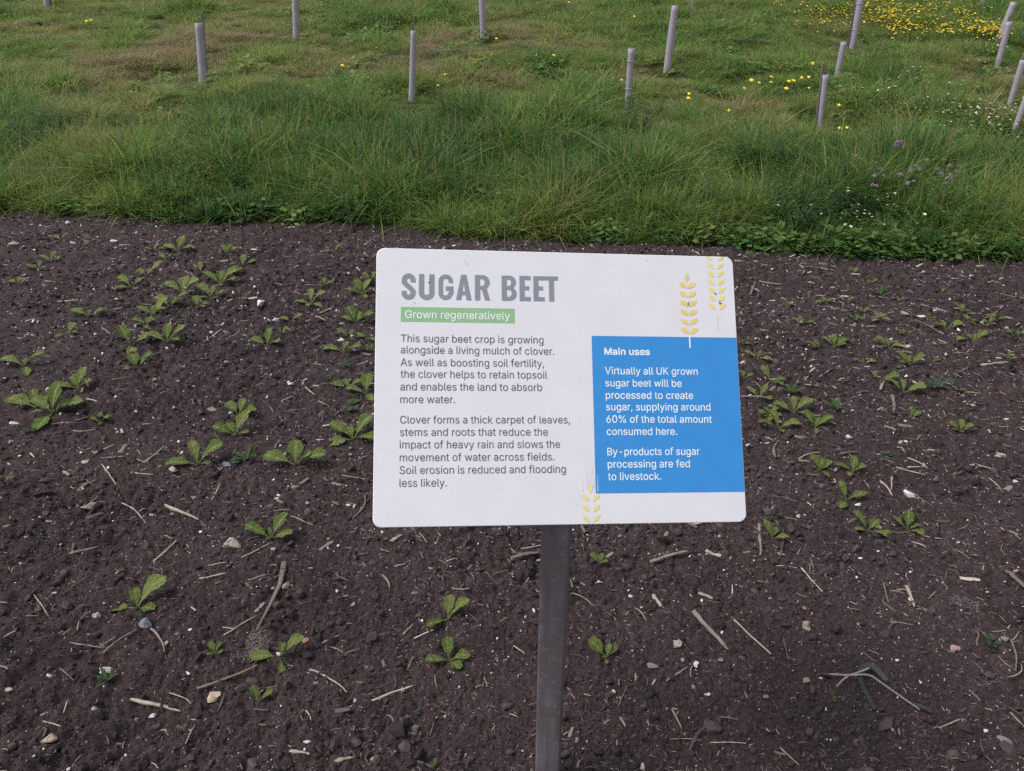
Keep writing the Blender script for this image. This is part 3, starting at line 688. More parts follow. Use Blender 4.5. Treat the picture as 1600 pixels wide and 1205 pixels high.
# ------------------------------------------------------------------ the information sign
GLYPH = json.loads(r'''{"%":[676,[175,283,155,284,137,289,121,297,107,308,95,320,86,335,80,351,76,369,75,388,75,412,76,431,80,448,87,464,96,479,107,492,121,503,137,511,155,515,175,517,196,515,214,511,230,503,244,492,255,479,264,464,270,448,274,431,276,412,276,388,274,369,270,351,264,335,255,320,244,308,230,297,214,289,196,284],[175,327,191,329,203,335,212,346,218,358,222,372,223,388,223,412,222,428,219,441,213,454,204,464,191,470,175,473,160,470,148,464,138,454,132,441,128,428,127,412,127,388,128,372,132,358,138,346,147,335,160,329],[501,-10,481,-8,462,-3,446,5,432,15,421,28,412,43,406,59,402,77,400,95,400,120,402,138,406,156,412,172,421,187,433,200,447,210,463,218,481,223,501,225,522,223,540,218,556,210,570,200,581,187,590,172,596,156,600,138,601,120,601,95,600,77,596,59,589,43,580,28,569,15,555,5,540,-3,521,-8],[501,35,517,37,529,43,538,53,544,66,548,80,549,95,549,120,548,135,544,149,538,162,529,172,517,178,501,180,486,178,473,172,464,162,458,149,454,135,453,120,453,95,454,80,458,66,464,53,473,43,485,37],[132,0,482,509,540,509,191,0]],",":[188,[38,-119,68,71,137,71,84,-119]],"-":[453,[337,244,337,188,114,188,114,244]],".":[188,[95,-4,83,-3,73,1,63,9,55,18,51,29,50,41,51,53,55,64,63,73,73,81,83,85,95,87,107,85,118,81,128,73,135,64,140,53,141,41,140,29,135,18,128,9,118,1,107,-3]],"0":[453,[227,-7,191,-3,158,7,130,24,105,48,85,77,69,113,57,155,50,202,48,254,50,306,57,353,69,395,85,431,106,461,130,484,159,502,191,512,227,516,262,512,295,502,323,484,348,461,368,431,384,395,396,353,403,306,405,254,403,202,396,155,384,113,368,77,348,48,323,24,295,7,263,-3],[227,50,250,52,271,60,290,74,306,92,320,116,330,144,338,176,342,213,344,254,342,295,338,332,330,365,320,393,306,416,290,435,271,449,250,457,227,460,203,457,182,449,163,435,147,416,134,393,123,365,115,332,111,295,109,254,111,213,115,176,123,144,134,116,147,92,163,74,182,60,203,52]],"6":[453,[226,-7,196,-4,168,3,142,15,119,31,100,51,84,74,73,101,66,130,64,162,65,187,71,212,80,239,93,268,112,302,137,340,252,509,322,509,151,261,145,261,157,279,165,288,184,302,208,311,221,313,235,314,265,312,291,305,316,295,337,280,355,262,370,240,380,215,387,187,389,157,387,127,379,98,368,73,352,50,333,30,310,14,284,3,257,-4],[226,48,245,50,263,55,279,63,293,73,304,86,314,101,322,119,326,137,327,157,326,178,322,196,314,213,304,228,293,241,279,251,263,259,245,264,226,265,207,264,190,259,174,252,160,241,148,229,138,214,131,197,126,179,125,158,126,138,131,119,138,102,148,86,160,73,174,63,190,55,207,50]],"A":[480,[16,0,201,509,276,509,463,0,395,0,287,302,272,346,232,478,245,478,233,437,222,402,213,371,204,345,191,302,85,0],[110,142,110,199,370,199,370,142]],"B":[456,[60,0,60,509,241,509,274,507,304,501,329,491,350,477,367,461,381,442,390,421,396,398,398,374,397,353,393,336,387,320,378,307,368,295,356,286,343,278,329,272,315,267,315,262,331,260,347,254,363,245,378,234,391,220,402,203,411,184,416,161,418,136,416,111,410,88,400,67,386,48,368,31,344,18,317,8,284,2,247,0],[125,57,245,57,281,60,309,67,330,80,344,96,353,115,355,137,354,153,350,169,342,184,333,197,320,209,306,218,289,225,269,229,248,231,125,231],[125,285,238,285,256,287,273,290,288,296,302,304,314,314,323,326,330,340,335,355,336,372,333,393,326,412,313,429,294,442,270,449,240,452,125,452]],"C":[510,[267,-7,225,-3,186,7,150,25,119,49,92,79,70,115,53,157,44,203,40,254,44,305,53,352,70,393,92,429,119,459,150,484,186,501,225,512,267,516,293,514,317,511,340,504,362,496,383,485,402,471,419,456,435,438,448,418,459,397,467,373,473,348,408,348,404,365,397,380,389,395,380,407,369,418,357,428,344,437,330,444,315,449,300,453,284,455,267,456,237,453,209,445,184,432,161,414,141,391,125,364,113,332,106,295,103,254,106,213,113,177,125,145,141,117,161,94,184,76,210,63,237,56,267,53,284,54,300,56,315,60,330,65,344,72,369,90,380,102,389,114,397,128,404,144,408,160,473,160,467,135,459,112,448,91,435,71,420,53,402,38,383,24,363,13,341,5,317,-2,293,-6]],"G":[520,[269,-7,225,-3,185,7,149,25,118,49,91,79,69,116,53,157,43,203,40,254,43,305,53,352,69,393,91,429,117,459,149,484,184,501,223,512,265,516,291,514,316,510,340,504,363,494,384,483,403,469,421,453,436,436,449,416,460,395,468,373,474,349,408,349,402,365,395,379,387,393,378,406,368,417,344,436,330,443,300,453,283,455,265,456,236,453,209,445,183,432,160,414,141,392,125,364,113,332,106,295,103,254,106,213,113,177,125,145,141,117,161,95,184,76,210,63,238,56,269,53,296,55,322,61,345,71,365,85,382,102,396,123,407,147,413,173,415,202,434,199,283,199,283,256,478,256,478,200,475,160,466,124,451,91,431,62,406,38,377,19,344,5,308,-4]],"K":[467,[104,145,104,216,128,246,139,261,151,275,162,289,174,303,187,317,199,331,212,344,364,509,448,509,231,276,228,276],[60,0,60,509,125,509,125,334,124,225,125,193,125,0],[372,0,188,259,228,309,449,0]],"M":[628,[60,0,60,509,152,509,277,187,287,159,299,123,322,49,307,49,342,158,352,187,476,509,568,509,568,0,504,0,504,327,507,457,513,457,498,409,482,363,467,322,456,291,342,0,286,0,170,291,159,321,145,361,129,408,112,457,119,457,122,328,122,0]],"S":[447,[224,-9,188,-7,156,-1,128,9,102,23,81,40,64,60,51,83,42,109,38,137,104,137,108,118,114,102,123,88,136,76,150,66,166,59,185,53,204,50,224,49,246,50,267,54,286,60,303,69,317,79,329,92,338,106,344,122,346,139,344,154,340,168,332,179,322,189,310,197,296,205,263,217,184,239,145,253,112,269,86,289,67,313,56,341,52,372,54,400,62,425,75,448,92,468,113,484,138,498,165,508,195,514,227,516,259,514,289,508,316,498,340,484,360,468,377,449,390,427,398,403,401,378,337,378,332,402,320,421,302,437,280,449,254,456,225,459,204,457,185,454,167,448,152,440,139,430,129,418,121,405,117,391,115,376,117,359,122,345,131,334,142,324,155,315,169,308,198,297,312,264,344,248,359,238,372,226,384,213,395,198,402,180,407,161,408,139,406,112,399,87,386,64,370,43,349,25,323,11,294,0,261,-7]],"T":[449,[32,452,32,509,417,509,417,452,257,452,257,0,193,0,193,452]],"U":[517,[259,-8,220,-6,186,2,154,15,126,33,103,55,85,80,71,108,63,140,60,173,60,509,124,509,124,178,126,155,132,133,141,113,153,95,169,80,187,68,208,59,232,53,259,52,285,53,309,59,331,68,349,80,364,95,377,113,385,133,391,155,393,178,393,509,457,509,457,173,454,140,446,108,433,80,414,55,391,33,363,15,332,2,297,-6]],"V":[480,[204,0,16,509,84,509,192,206,207,164,215,137,236,71,248,31,235,31,247,71,257,107,283,187,290,206,395,509,463,509,278,0]],"a":[389,[160,-9,137,-7,115,-3,94,5,76,15,60,29,48,45,38,63,32,84,30,108,32,128,36,146,43,161,53,174,64,184,78,193,92,200,108,206,125,211,178,220,234,227,257,231,265,235,271,240,274,246,275,272,272,285,267,297,260,307,251,315,240,322,227,327,212,330,196,331,178,330,163,327,149,322,137,316,127,309,118,301,110,292,104,283,100,274,41,291,51,313,64,331,79,346,95,358,114,368,133,375,153,380,173,383,194,384,208,384,223,382,239,379,255,375,271,369,286,360,300,350,312,336,322,320,330,301,335,278,337,251,337,0,277,0,277,52,272,52,267,43,252,25,242,16,229,8,215,1,199,-4,181,-7],[170,45,192,47,211,51,228,59,242,68,254,80,263,93,270,108,274,122,276,138,276,190,267,184,200,171,161,166,147,163,134,159,112,147,103,139,97,130,93,118,92,105,93,93,96,82,102,72,109,64,119,57,130,52,142,48,156,46]],"b":[424,[229,-8,208,-7,189,-3,172,4,159,12,147,21,123,50,118,59,112,59,112,0,53,0,53,509,114,509,114,319,118,319,137,346,158,364,171,373,188,379,207,383,229,384,259,382,287,374,313,361,335,342,354,320,370,293,381,261,388,227,390,189,388,151,381,116,370,84,355,57,336,34,313,16,288,3,260,-6],[220,47,242,49,262,55,279,66,294,80,306,97,316,117,323,139,327,163,328,189,327,215,323,239,316,261,307,281,295,298,280,311,262,322,243,328,220,330,198,328,178,322,161,312,147,299,134,282,125,263,118,241,114,216,113,189,114,162,118,138,125,115,135,95,147,78,162,65,179,55,198,49]],"c":[396,[207,-8,174,-5,144,3,117,16,93,35,72,58,56,85,44,116,37,150,34,187,37,225,44,260,56,291,72,318,93,341,117,360,144,374,174,382,207,384,226,384,243,381,260,377,276,371,291,364,305,356,318,346,330,335,340,322,349,308,356,293,362,277,303,262,300,272,278,304,270,311,252,321,242,325,231,328,207,330,184,328,163,321,145,310,130,296,118,278,108,258,102,236,98,212,96,187,98,163,102,139,108,117,118,97,130,80,145,66,163,55,184,49,207,46,220,47,232,49,253,55,271,66,279,73,292,89,301,107,304,117,363,102,357,86,350,70,341,56,331,43,306,21,292,12,277,5,261,-1,244,-5,226,-7]],"d":[424,[195,-8,165,-6,137,3,111,16,89,34,70,57,55,84,43,116,36,151,34,189,36,227,43,261,55,293,70,320,89,342,112,361,137,374,165,382,196,384,218,383,237,379,253,373,267,364,278,355,287,346,306,319,311,319,311,509,372,509,372,0,313,0,313,59,307,59,287,31,277,21,266,12,252,4,236,-3,217,-7],[205,47,226,49,246,55,263,65,278,78,290,95,299,115,306,138,310,162,312,189,310,216,306,241,300,263,290,282,278,299,263,312,246,322,227,328,205,330,182,328,162,322,145,311,130,298,118,281,108,261,102,239,98,215,96,189,98,163,102,139,109,117,118,97,130,80,145,66,162,55,182,49]],"e":[404,[212,-8,177,-5,145,3,117,16,92,35,72,58,56,85,44,116,37,150,34,187,36,224,44,258,55,290,71,317,91,340,115,359,142,373,172,382,205,384,226,383,246,380,266,374,285,366,303,355,319,341,334,324,347,305,357,282,365,256,370,227,371,194,371,169,75,169,75,221,338,221,310,202,308,226,304,248,298,269,288,286,277,301,263,314,246,323,227,328,205,330,183,328,164,323,146,313,131,301,119,286,109,270,102,251,97,231,96,211,96,178,98,151,102,127,110,106,121,88,135,73,151,61,169,53,190,48,212,46,227,47,241,49,254,53,265,58,276,65,294,82,306,105,365,91,358,72,348,55,335,39,320,26,302,14,283,4,261,-3,237,-7]],"f":[254,[228,379,228,327,6,327,6,379],[81,0,81,432,82,452,87,470,96,486,107,499,120,510,135,519,152,525,169,529,187,530,201,530,243,521,227,468,195,474,178,472,164,468,154,460,147,449,143,435,142,419,142,0]],"g":[425,[207,-151,180,-149,156,-146,134,-140,114,-132,97,-122,82,-110,70,-97,59,-84,51,-69,101,-41,122,-66,131,-74,142,-82,154,-88,169,-93,187,-96,207,-97,236,-95,261,-87,282,-75,298,-58,308,-34,311,-6,311,68,306,68,287,41,266,23,252,16,236,10,217,6,195,5,165,7,138,14,113,27,90,43,71,65,55,90,43,120,36,154,34,191,36,229,43,263,55,293,71,320,90,342,112,361,138,374,166,382,196,384,218,383,237,379,253,373,267,365,279,356,308,319,313,319,313,379,372,379,372,-9,370,-40,363,-67,350,-90,334,-109,314,-124,291,-136,265,-144,237,-149],[205,59,227,61,246,66,264,75,278,87,290,103,300,121,307,142,311,166,312,193,311,219,307,242,300,264,291,283,279,299,264,312,247,322,227,328,205,330,182,328,163,322,145,312,130,298,118,282,109,262,102,241,98,218,96,193,98,167,102,144,109,123,118,104,131,88,145,76,163,66,183,61]],"h":[410,[114,227,114,0,53,0,53,509,114,509,114,287,102,287,116,319,132,344,152,362,175,374,200,382,227,384,252,383,275,377,295,369,313,356,328,340,341,321,350,298,355,271,357,240,357,0,296,0,296,235,293,263,286,286,273,304,256,318,235,326,210,329,192,328,176,324,161,317,147,308,136,297,126,283,119,266,115,248]],"i":[167,[53,0,53,379,114,379,114,0],[84,443,73,444,63,448,54,455,47,463,43,472,41,483,43,494,47,504,54,512,63,518,73,522,84,524,95,522,105,518,114,512,121,504,125,494,126,483,125,472,121,463,114,455,105,448,95,444]],"k":[381,[110,137,110,212,121,212,284,379,360,379,184,199,177,199],[53,0,53,509,114,509,114,0],[294,0,148,186,191,229,372,0]],"l":[189,[139,-2,112,0,91,8,74,20,62,37,55,59,53,84,53,509,114,509,114,83,120,62,126,57,135,53,146,52,170,54,181,3,162,-1]],"m":[610,[53,0,53,379,112,379,112,295,108,295,114,314,122,331,132,346,144,358,158,368,172,376,187,382,203,385,219,386,245,383,268,375,287,361,303,342,314,320,321,295,312,295,318,312,326,329,337,343,350,356,364,366,381,375,398,381,417,385,437,386,458,385,478,380,497,372,514,361,529,346,541,328,550,307,555,283,557,255,557,0,496,0,496,254,493,279,485,298,473,313,456,323,438,329,419,330,402,329,387,326,374,320,363,312,353,302,345,290,340,277,336,263,335,247,335,0,274,0,274,260,272,280,265,297,253,311,238,322,220,328,199,330,185,329,171,326,158,320,145,312,135,302,126,289,119,274,115,257,114,238,114,0]],"n":[410,[114,227,114,0,53,0,53,379,112,379,112,287,102,287,116,319,132,344,152,362,175,374,200,382,227,384,252,383,275,377,295,369,313,356,328,340,341,321,350,298,355,271,357,240,357,0,296,0,296,235,293,263,286,286,273,304,256,318,235,326,210,329,192,328,176,324,161,317,147,308,136,297,126,283,119,266,115,248]],"o":[415,[207,-8,174,-5,144,3,117,16,93,35,72,58,56,85,44,116,37,150,34,187,37,225,44,260,56,291,72,318,93,341,117,360,144,374,174,382,207,384,241,382,271,374,299,360,323,341,343,318,359,291,371,260,379,225,381,187,379,150,371,116,359,85,343,58,323,35,299,16,271,3,241,-5],[207,46,231,49,252,55,270,66,285,80,298,97,307,117,314,139,318,163,319,187,318,212,314,236,307,258,298,278,285,296,270,310,252,321,231,328,207,330,184,328,163,321,145,310,130,296,118,278,108,258,102,236,98,212,96,187,98,163,102,139,108,117,118,97,130,80,145,66,163,55,184,49]],"p":[424,[53,-143,53,379,112,379,112,319,118,319,137,346,158,364,171,373,188,379,207,383,229,384,259,382,287,374,313,361,335,342,354,320,370,293,381,261,388,227,390,189,388,151,381,116,370,84,355,57,336,34,313,16,288,3,260,-6,229,-8,208,-7,189,-3,173,4,159,12,147,21,118,59,114,59,114,-143],[220,47,242,49,262,55,279,66,294,80,306,97,316,117,323,139,327,163,328,189,327,215,323,239,316,261,307,281,295,298,280,311,262,322,243,328,220,330,198,328,178,322,161,312,147,299,134,282,125,263,118,241,114,216,113,189,114,162,118,138,125,115,135,95,147,78,162,65,179,55,198,49]],"r":[259,[53,0,53,379,112,379,112,321,115,321,124,339,137,354,152,367,171,377,191,383,213,385,229,384,243,384,243,322,207,326,190,324,174,321,159,315,146,306,135,296,126,284,119,269,115,254,114,237,114,0]],"s":[365,[182,-8,157,-7,133,-3,112,3,93,12,76,24,62,38,50,54,41,73,36,94,94,107,101,87,111,72,124,60,141,52,160,47,181,45,206,47,227,53,244,62,258,74,265,88,268,103,266,115,262,126,254,136,243,144,229,150,212,155,149,170,118,180,92,192,72,208,58,227,50,249,47,274,49,295,55,314,65,332,79,347,95,360,115,370,137,378,161,383,187,384,212,383,234,379,254,372,271,363,286,352,299,339,309,324,318,308,324,290,268,277,262,291,254,304,243,316,228,325,210,331,187,333,166,331,147,326,131,317,119,305,111,292,109,277,110,264,115,253,124,243,136,235,152,229,172,223,229,209,261,200,287,187,306,171,320,153,328,131,331,107,329,85,323,65,312,47,298,31,281,18,260,6,236,-2,210,-7]],"t":[227,[204,379,204,327,6,327,6,379],[65,471,126,471,126,98,127,83,130,70,136,61,144,55,156,51,170,50,185,51,202,54,213,2,168,-4,138,-1,113,7,92,21,77,41,68,64,65,93]],"u":[410,[182,-5,158,-3,135,2,115,11,97,23,82,39,69,59,60,82,54,109,53,139,53,379,114,379,114,144,116,117,124,94,137,75,154,61,175,53,200,50,218,51,234,55,249,62,263,71,274,83,283,97,290,113,295,132,296,153,296,379,357,379,357,0,298,0,298,92,307,92,294,60,277,35,257,17,234,5,209,-3]],"v":[389,[163,0,17,379,84,379,165,155,173,132,187,87,199,42,206,21,184,21,191,42,209,110,216,132,224,155,305,379,371,379,226,0]],"w":[567,[138,0,23,379,87,379,133,214,140,190,154,137,161,107,168,75,175,41,165,41,172,74,186,135,192,163,252,379,316,379,362,214,368,189,382,136,388,106,395,75,402,41,391,41,406,106,420,163,480,379,545,379,429,0,368,0,319,172,305,225,295,262,291,280,277,338,291,338,277,280,263,225,248,172,199,0]],"y":[389,[47,-139,61,-86,94,-90,104,-89,113,-86,122,-81,130,-74,138,-64,145,-51,151,-36,163,-1,17,379,84,379,165,155,173,132,187,87,199,42,206,21,184,21,202,87,216,132,224,155,305,379,371,379,204,-58,196,-77,187,-93,177,-107,165,-119,153,-128,139,-136,125,-141,109,-144]]," ":[188]}''')
GLYPH['k'] = [381, [53, 0, 114, 0, 114, 142, 148, 182, 294, 0, 372, 0, 191, 229, 360, 379, 284, 379, 119, 212, 114, 212, 114, 509, 53, 509]]
GLYPH['K'] = [467, [60, 0, 125, 0, 125, 182, 188, 252, 372, 0, 449, 0, 228, 302, 432, 509, 352, 509, 130, 262, 125, 262, 125, 509, 60, 509]]
def sign():
    c = (0.08133, 1.08997, 0.94661)
    PM = Matrix.Rotation(radians(1.0534), 4, 'Z') @ Matrix.Rotation(radians(52.7866), 4, 'X') @ Matrix.Rotation(radians(5.7733), 4, 'Y')
    bx, by = .0765, 1.036
    root = empty('information_sign', (bx, by, ground_z(bx, by)))
    props(root, 'white rectangular sugar beet information sign with blue text box on a dark metal post', 'sign')
    rl = root.location.copy()
    e = PM.to_euler()
    pl = Vector(c) - rl
    m_white, t, b = new_mat('sign_white')
    n = noise(t, 14, 5, .6); n2 = noise(t, 220, 2, .5)
    cc = ramp(t, n.outputs[0], [(.3, (.675, .67, .715)), (.7, (.715, .71, .75))])
    cc = mixc(t, 1.0, cc, ramp(t, n2.outputs[0], [(.0, (.4, .4, .4)), (.245, (1, 1, 1))]), 'MULTIPLY')
    t.links.new(cc, b.inputs['Base Color']); b.inputs['Roughness'].default_value = .38; b.inputs['Specular IOR Level'].default_value = .45
    m_edge = plain('sign_edge', (.84, .83, .84), .35, .5)
    def ink(name, col, r=.38, var=.04): return plain(name, col, r, .45, var, 30)
    m_title = ink('ink_title', (.23, .255, .295)); m_body = ink('ink_body', (.115, .115, .13)); m_blue = ink('ink_blue', (.036, .255, .63))
    m_green = ink('ink_green', (.26, .47, .245)); m_pale = ink('ink_pale', (.82, .85, .86)); m_gold = ink('ink_gold', (.76, .58, .20), var=.08)
    m_lemon = ink('ink_lemon', (.78, .66, .20), var=.08); m_thin = ink('ink_thin', (.62, .58, .52)); m_dirt = plain('dirt', (.05, .035, .03), .8)
    m_dirt2 = plain('dirt_pale', (.45, .41, .42), .8)
    # panel: 600 x 446 x 4 mm with rounded corners; its printed face is the local z = 0 plane
    W2, H2, R = .300, .223, .0135
    out = []
    for (cx, cy, a0) in ((W2 - R, H2 - R, 0), (-W2 + R, H2 - R, 90), (-W2 + R, -H2 + R, 180), (W2 - R, -H2 + R, 270)):
        for k in range(9):
            a = radians(a0 + k * 11.25); out.append((cx + R * cos(a), cy + R * sin(a)))
    n = len(out); v = []
    for z, s in ((0, .0008), (-.0008, 0), (-.0034, 0), (-.004, .0008)):
        for x, y in out: v.append((x - s * (1 if x > 0 else -1), y - s * (1 if y > 0 else -1), z))
    f = [tuple(range(n)), tuple(range(4 * n - 1, 3 * n - 1, -1))]
    for k in range(3):
        for i in range(n): f.append((k * n + i, (k + 1) * n + i, (k + 1) * n + (i + 1) % n, k * n + (i + 1) % n))
    me = mesh('panel', v, f); me.materials.append(m_white); me.materials.append(m_edge)
    for i, p in enumerate(me.polygons): p.material_index = 0 if i == 0 else 1
    panel = link('panel', me, None, root, pl, e)
    panel['label'] = 'white rounded sign panel tilted back towards the reader'

    def fill(name, contours, mat, z, parent=panel):
        """flat print: a filled 2-D outline (mm, panel coordinates)"""
        cu = bpy.data.curves.new(name, 'CURVE'); cu.dimensions = '2D'; cu.fill_mode = 'BOTH'
        for ct in contours:
            s = cu.splines.new('POLY'); s.points.add(len(ct) - 1)
            for p, (x, y) in zip(s.points, ct): p.co = (x * .001, y * .001, 0, 1)
            s.use_cyclic_u = True
        tmp = bpy.data.objects.new(name, cu); COL.objects.link(tmp)
        dg = bpy.context.evaluated_depsgraph_get(); dg.update()
        me = bpy.data.meshes.new_from_object(tmp.evaluated_get(dg))
        bpy.data.objects.remove(tmp); bpy.data.curves.remove(cu)
        me.name = name; me.materials.clear()
        up = sum(p.normal.z * p.area for p in me.polygons)
        if up < 0: me.flip_normals()
        o = link(name, me, mat, parent, (0, 0, z))
        return o
    def text(line, x0, x1, y, em, mat, z=.0005, bold=0.0, name='text_line'):
        """x0..x1: measured left and right end of the line in mm"""
        adv = sum(GLYPH[ch][0] for ch in line); first = GLYPH[line[0]]
        lo = min(first[1][0::2]) if len(first) > 1 else 0
        last = GLYPH[line[-1]]; hi = adv - last[0] + max(max(ct[0::2]) for ct in last[1:])
        sx = (x1 - x0) / (hi - lo); sy = em / 1000.0
        cts = []; pen = -lo
        for ch in line:
            g = GLYPH[ch]
            for ct in g[1:]:
                pts = list(zip(ct[0::2], ct[1::2]))
                if bold:
                    m = len(pts); ar = sum(pts[i][0] * pts[(i + 1) % m][1] - pts[(i + 1) % m][0] * pts[i][1] for i in range(m))
                    q = []
                    for i in range(m):
                        ax, ay = pts[i - 1]; bx_, by_ = pts[i]; cx_, cy_ = pts[(i + 1) % m]
                        d1 = Vector((bx_ - ax, by_ - ay)).normalized(); d2 = Vector((cx_ - bx_, cy_ - by_)).normalized()
                        nn = Vector((d1.y + d2.y, -d1.x - d2.x))
                        if nn.length < .3: nn = Vector((d1.y, -d1.x))
                        nn.normalize(); q.append((bx_ + nn.x * bold * BS, by_ + nn.y * bold * BS))
                    pts = q
                cts.append([(x0 + (pen + px) * sx, y + py * sy) for px, py in pts])
            pen += g[0]
        return fill(name, cts, mat, z)
    # sign of the outward offset, from the outer contour of a solid glyph
    l = GLYPH['l'][1]; pts = list(zip(l[0::2], l[1::2])); ar = sum(pts[i][0] * pts[(i + 1) % len(pts)][1] - pts[(i + 1) % len(pts)][0] * pts[i][1] for i in range(len(pts)))
    BS = 1 if ar > 0 else -1
    for ch_ in 'kK':
        q_ = GLYPH[ch_][1]; p_ = list(zip(q_[0::2], q_[1::2])); a_ = sum(p_[i][0] * p_[(i + 1) % len(p_)][1] - p_[(i + 1) % len(p_)][0] * p_[i][1] for i in range(len(p_)))
        if (a_ > 0) != (ar > 0): GLYPH[ch_][1] = [v_ for pt in p_[::-1] for v_ in pt]
    def rect(name, x0, y0, x1, y1, mat, z): return fill(name, [[(x0, y0), (x1, y0), (x1, y1), (x0, y1)]], mat, z)
    # printed boxes
    rect('blue_text_box', 50.8, -174.6, 299.0, 82.2, m_blue, .0003)
    rect('green_banner', -260.2, 101.4, -76.4, 125.6, m_green, .0003)
    text('Grown regeneratively', -253.2, -84, 107.2, 24.8, m_pale, .0006, 4, 'banner_lettering')
    E1 = 23.9
    for s, x1, y in (('This sugar beet crop is growing', -29.6, 68.2), ('alongside a living mulch of clover.', -12, 49.6), ('As well as boosting soil fertility,', -29.3, 29.4),
                     ('the clover helps to retain topsoil', -24.3, 10.4), ('and enables the land to absorb', -33.1, -9.8), ('more water.', -173.4, -30),
                     ('Clover forms a thick carpet of leaves,', 11.5, -62.4), ('stems and roots that reduce the', -25, -82), ('impact of heavy rain and slows the', -5.6, -101.6),
                     ('movement of water across fields.', -15.3, -121.6), ('Soil erosion is reduced and flooding', 2.9, -141.4), ('less likely.', -186.5, -161.2)):
        text(s, -259.8, x1, y, E1, m_body, bold=0)
    for s, x1, y in (('Virtually all UK grown', 228.5, 18.3), ('sugar beet will be', 200.1, -2), ('processed to create', 218.9, -22), ('sugar, supplying around', 247.6, -41.2),
                     ('60% of the total amount', 248.8, -61.3), ('consumed here.', 189.1, -81.3), ('By-products of sugar', 225.5, -114), ('processing are fed', 208.3, -134), ('to livestock.', 159.2, -153.8)):
        text(s, 71.6, x1, y, 23.4, m_pale, .0006, 6)
    text('Main uses', 71.6, 147.8, 51, 21.3, m_pale, .0006, 22, 'heading_lettering')
    # the big condensed title, letter by letter
    def arc(cx, cy, rx, ry, a0, a1, n=9):
        return [(cx + rx * cos(radians(a0 + (a1 - a0) * i / (n - 1))), cy + ry * sin(radians(a0 + (a1 - a0) * i / (n - 1)))) for i in range(n)]
    def stroke(path, w):
        L = []; Rr = []; m = len(path)
        for i, p in enumerate(path):
            a = path[max(i - 1, 0)]; c_ = path[min(i + 1, m - 1)]
            d1 = Vector((p[0] - a[0], p[1] - a[1])); d2 = Vector((c_[0] - p[0], c_[1] - p[1]))
            if d1.length < 1e-6: d1 = d2
            if d2.length < 1e-6: d2 = d1
            d1.normalize(); d2.normalize(); nn = Vector((-d1.y - d2.y, d1.x + d2.x)); nn.normalize()
            k = w / 2 / max(.5, nn.dot(Vector((-d1.y, d1.x))))
            L.append((p[0] + nn.x * k, p[1] + nn.y * k)); Rr.append((p[0] - nn.x * k, p[1] - nn.y * k))
        return L + Rr[::-1]
    HH = 42.3
    def S_():
        w = 22.5; h = 4.1
        p = [(w - h, 28.5)] + arc(w / 2, 31.3, w / 2 - h, HH - 31.3 - 3.4, 5, 175, 11) + [(h + .2, 28), (7.2, 24.6), (11.5, 21), (15.4, 17.4), (w - h, 13.6)] + arc(w / 2, 10.7, w / 2 - h, 10.7 - 3.4, 0, -180, 12) + [(h, 13.8)]
        return [stroke(p, 8.0)]
    def U_():
        w = 25; return [stroke([(4.2, HH), (4.2, 12)] + arc(w / 2, 11, w / 2 - 4.2, 11 - 3.5, 180, 360, 13) + [(w - 4.2, 12), (w - 4.2, HH)], 8.3)]
    def G_():
        w = 24.4; return [stroke([(w - 4.1, 28.3)] + arc(w / 2, 31, w / 2 - 4.1, HH - 31 - 3.5, 5, 175, 11) + [(4.1, 30), (4.1, 12)] + arc(w / 2 - .4, 11, w / 2 - 4.5, 11 - 3.5, 180, 342, 11) + [(w - 3.4, 11.5), (w - 3.4, 19.0), (12.3, 19.0)], 7.2)]
    def A_(): return [[(0, 0), (8.2, 0), (9.7, 8.6), (15.6, 8.6), (17.1, 0), (25.3, 0), (16.8, HH), (8.5, HH)], [(10.7, 14.2), (14.6, 14.2), (12.65, 31)]]
    def R_(): return [[(0, 0), (8.3, 0), (8.3, 17.5), (11.6, 17.5), (16.3, 0), (24.7, 0), (19.2, 19.2)] + arc(13.2, 30.6, 10.9, HH - 30.6, -42, 90, 10) + [(0, HH)], [(8.3, 24)] + arc(12, 29.9, 3.9, 5.9, -90, 90, 7) + [(8.3, 35.8)]]
    def B_(): return [[(0, 0), (12.5, 0)] + arc(13.2, 11.6, 11.3, 11.6, -88, 52, 9) + [(19.3, 22.2)] + arc(13, 31.6, 10.6, HH - 31.6, -38, 90, 9) + [(0, HH)],
                      [(8.3, 6.6)] + arc(12.2, 12.5, 4.1, 5.9, -90, 90, 7) + [(8.3, 18.4)], [(8.3, 25)] + arc(12, 30.4, 3.7, 5.3, -90, 90, 7) + [(8.3, 35.7)]]
    def E_(): return [[(0, 0), (18.4, 0), (18.4, 6.8), (8.3, 6.8), (8.3, 18.3), (15.9, 18.3), (15.9, 24.8), (8.3, 24.8), (8.3, 35.5), (18.3, 35.5), (18.3, HH), (0, HH)]]
    def T_(): return [[(7.4, 0), (15.7, 0), (15.7, 35.6), (22.6, 35.6), (22.6, HH), (.4, HH), (.4, 35.6), (7.4, 35.6)]]
    for fn, x in ((S_, 0), (U_, 27.7), (G_, 58.6), (A_, 87.3), (R_, 118), (B_, 161.7), (E_, 191), (E_, 214), (T_, 232.4)):
        cts = [[(px - 259.5 + x * 1.004, py + 138.2 + x * .004) for px, py in ct] for ct in fn()]
        fill('title_letter', cts, m_title, .0005)
    # printed ears of wheat
    def kern(x, y, L, wd, ang):
        o = []
        for i in range(8):
            t = i / 8; o.append((L * t, wd * sin(pi * t ** .85) * .74))
        for i in range(8, 0, -1):
            t = i / 8; o.append((L * t, -wd * sin(pi * t ** 1.3) * .54))
        a = radians(ang); return [(x + px * cos(a) - py * sin(a), y + px * sin(a) + py * cos(a)) for px, py in o]
    def kernm(x, y, L, wd, ang): return [(2 * x - px, py) for px, py in kern(x, y, L, wd, ang)]
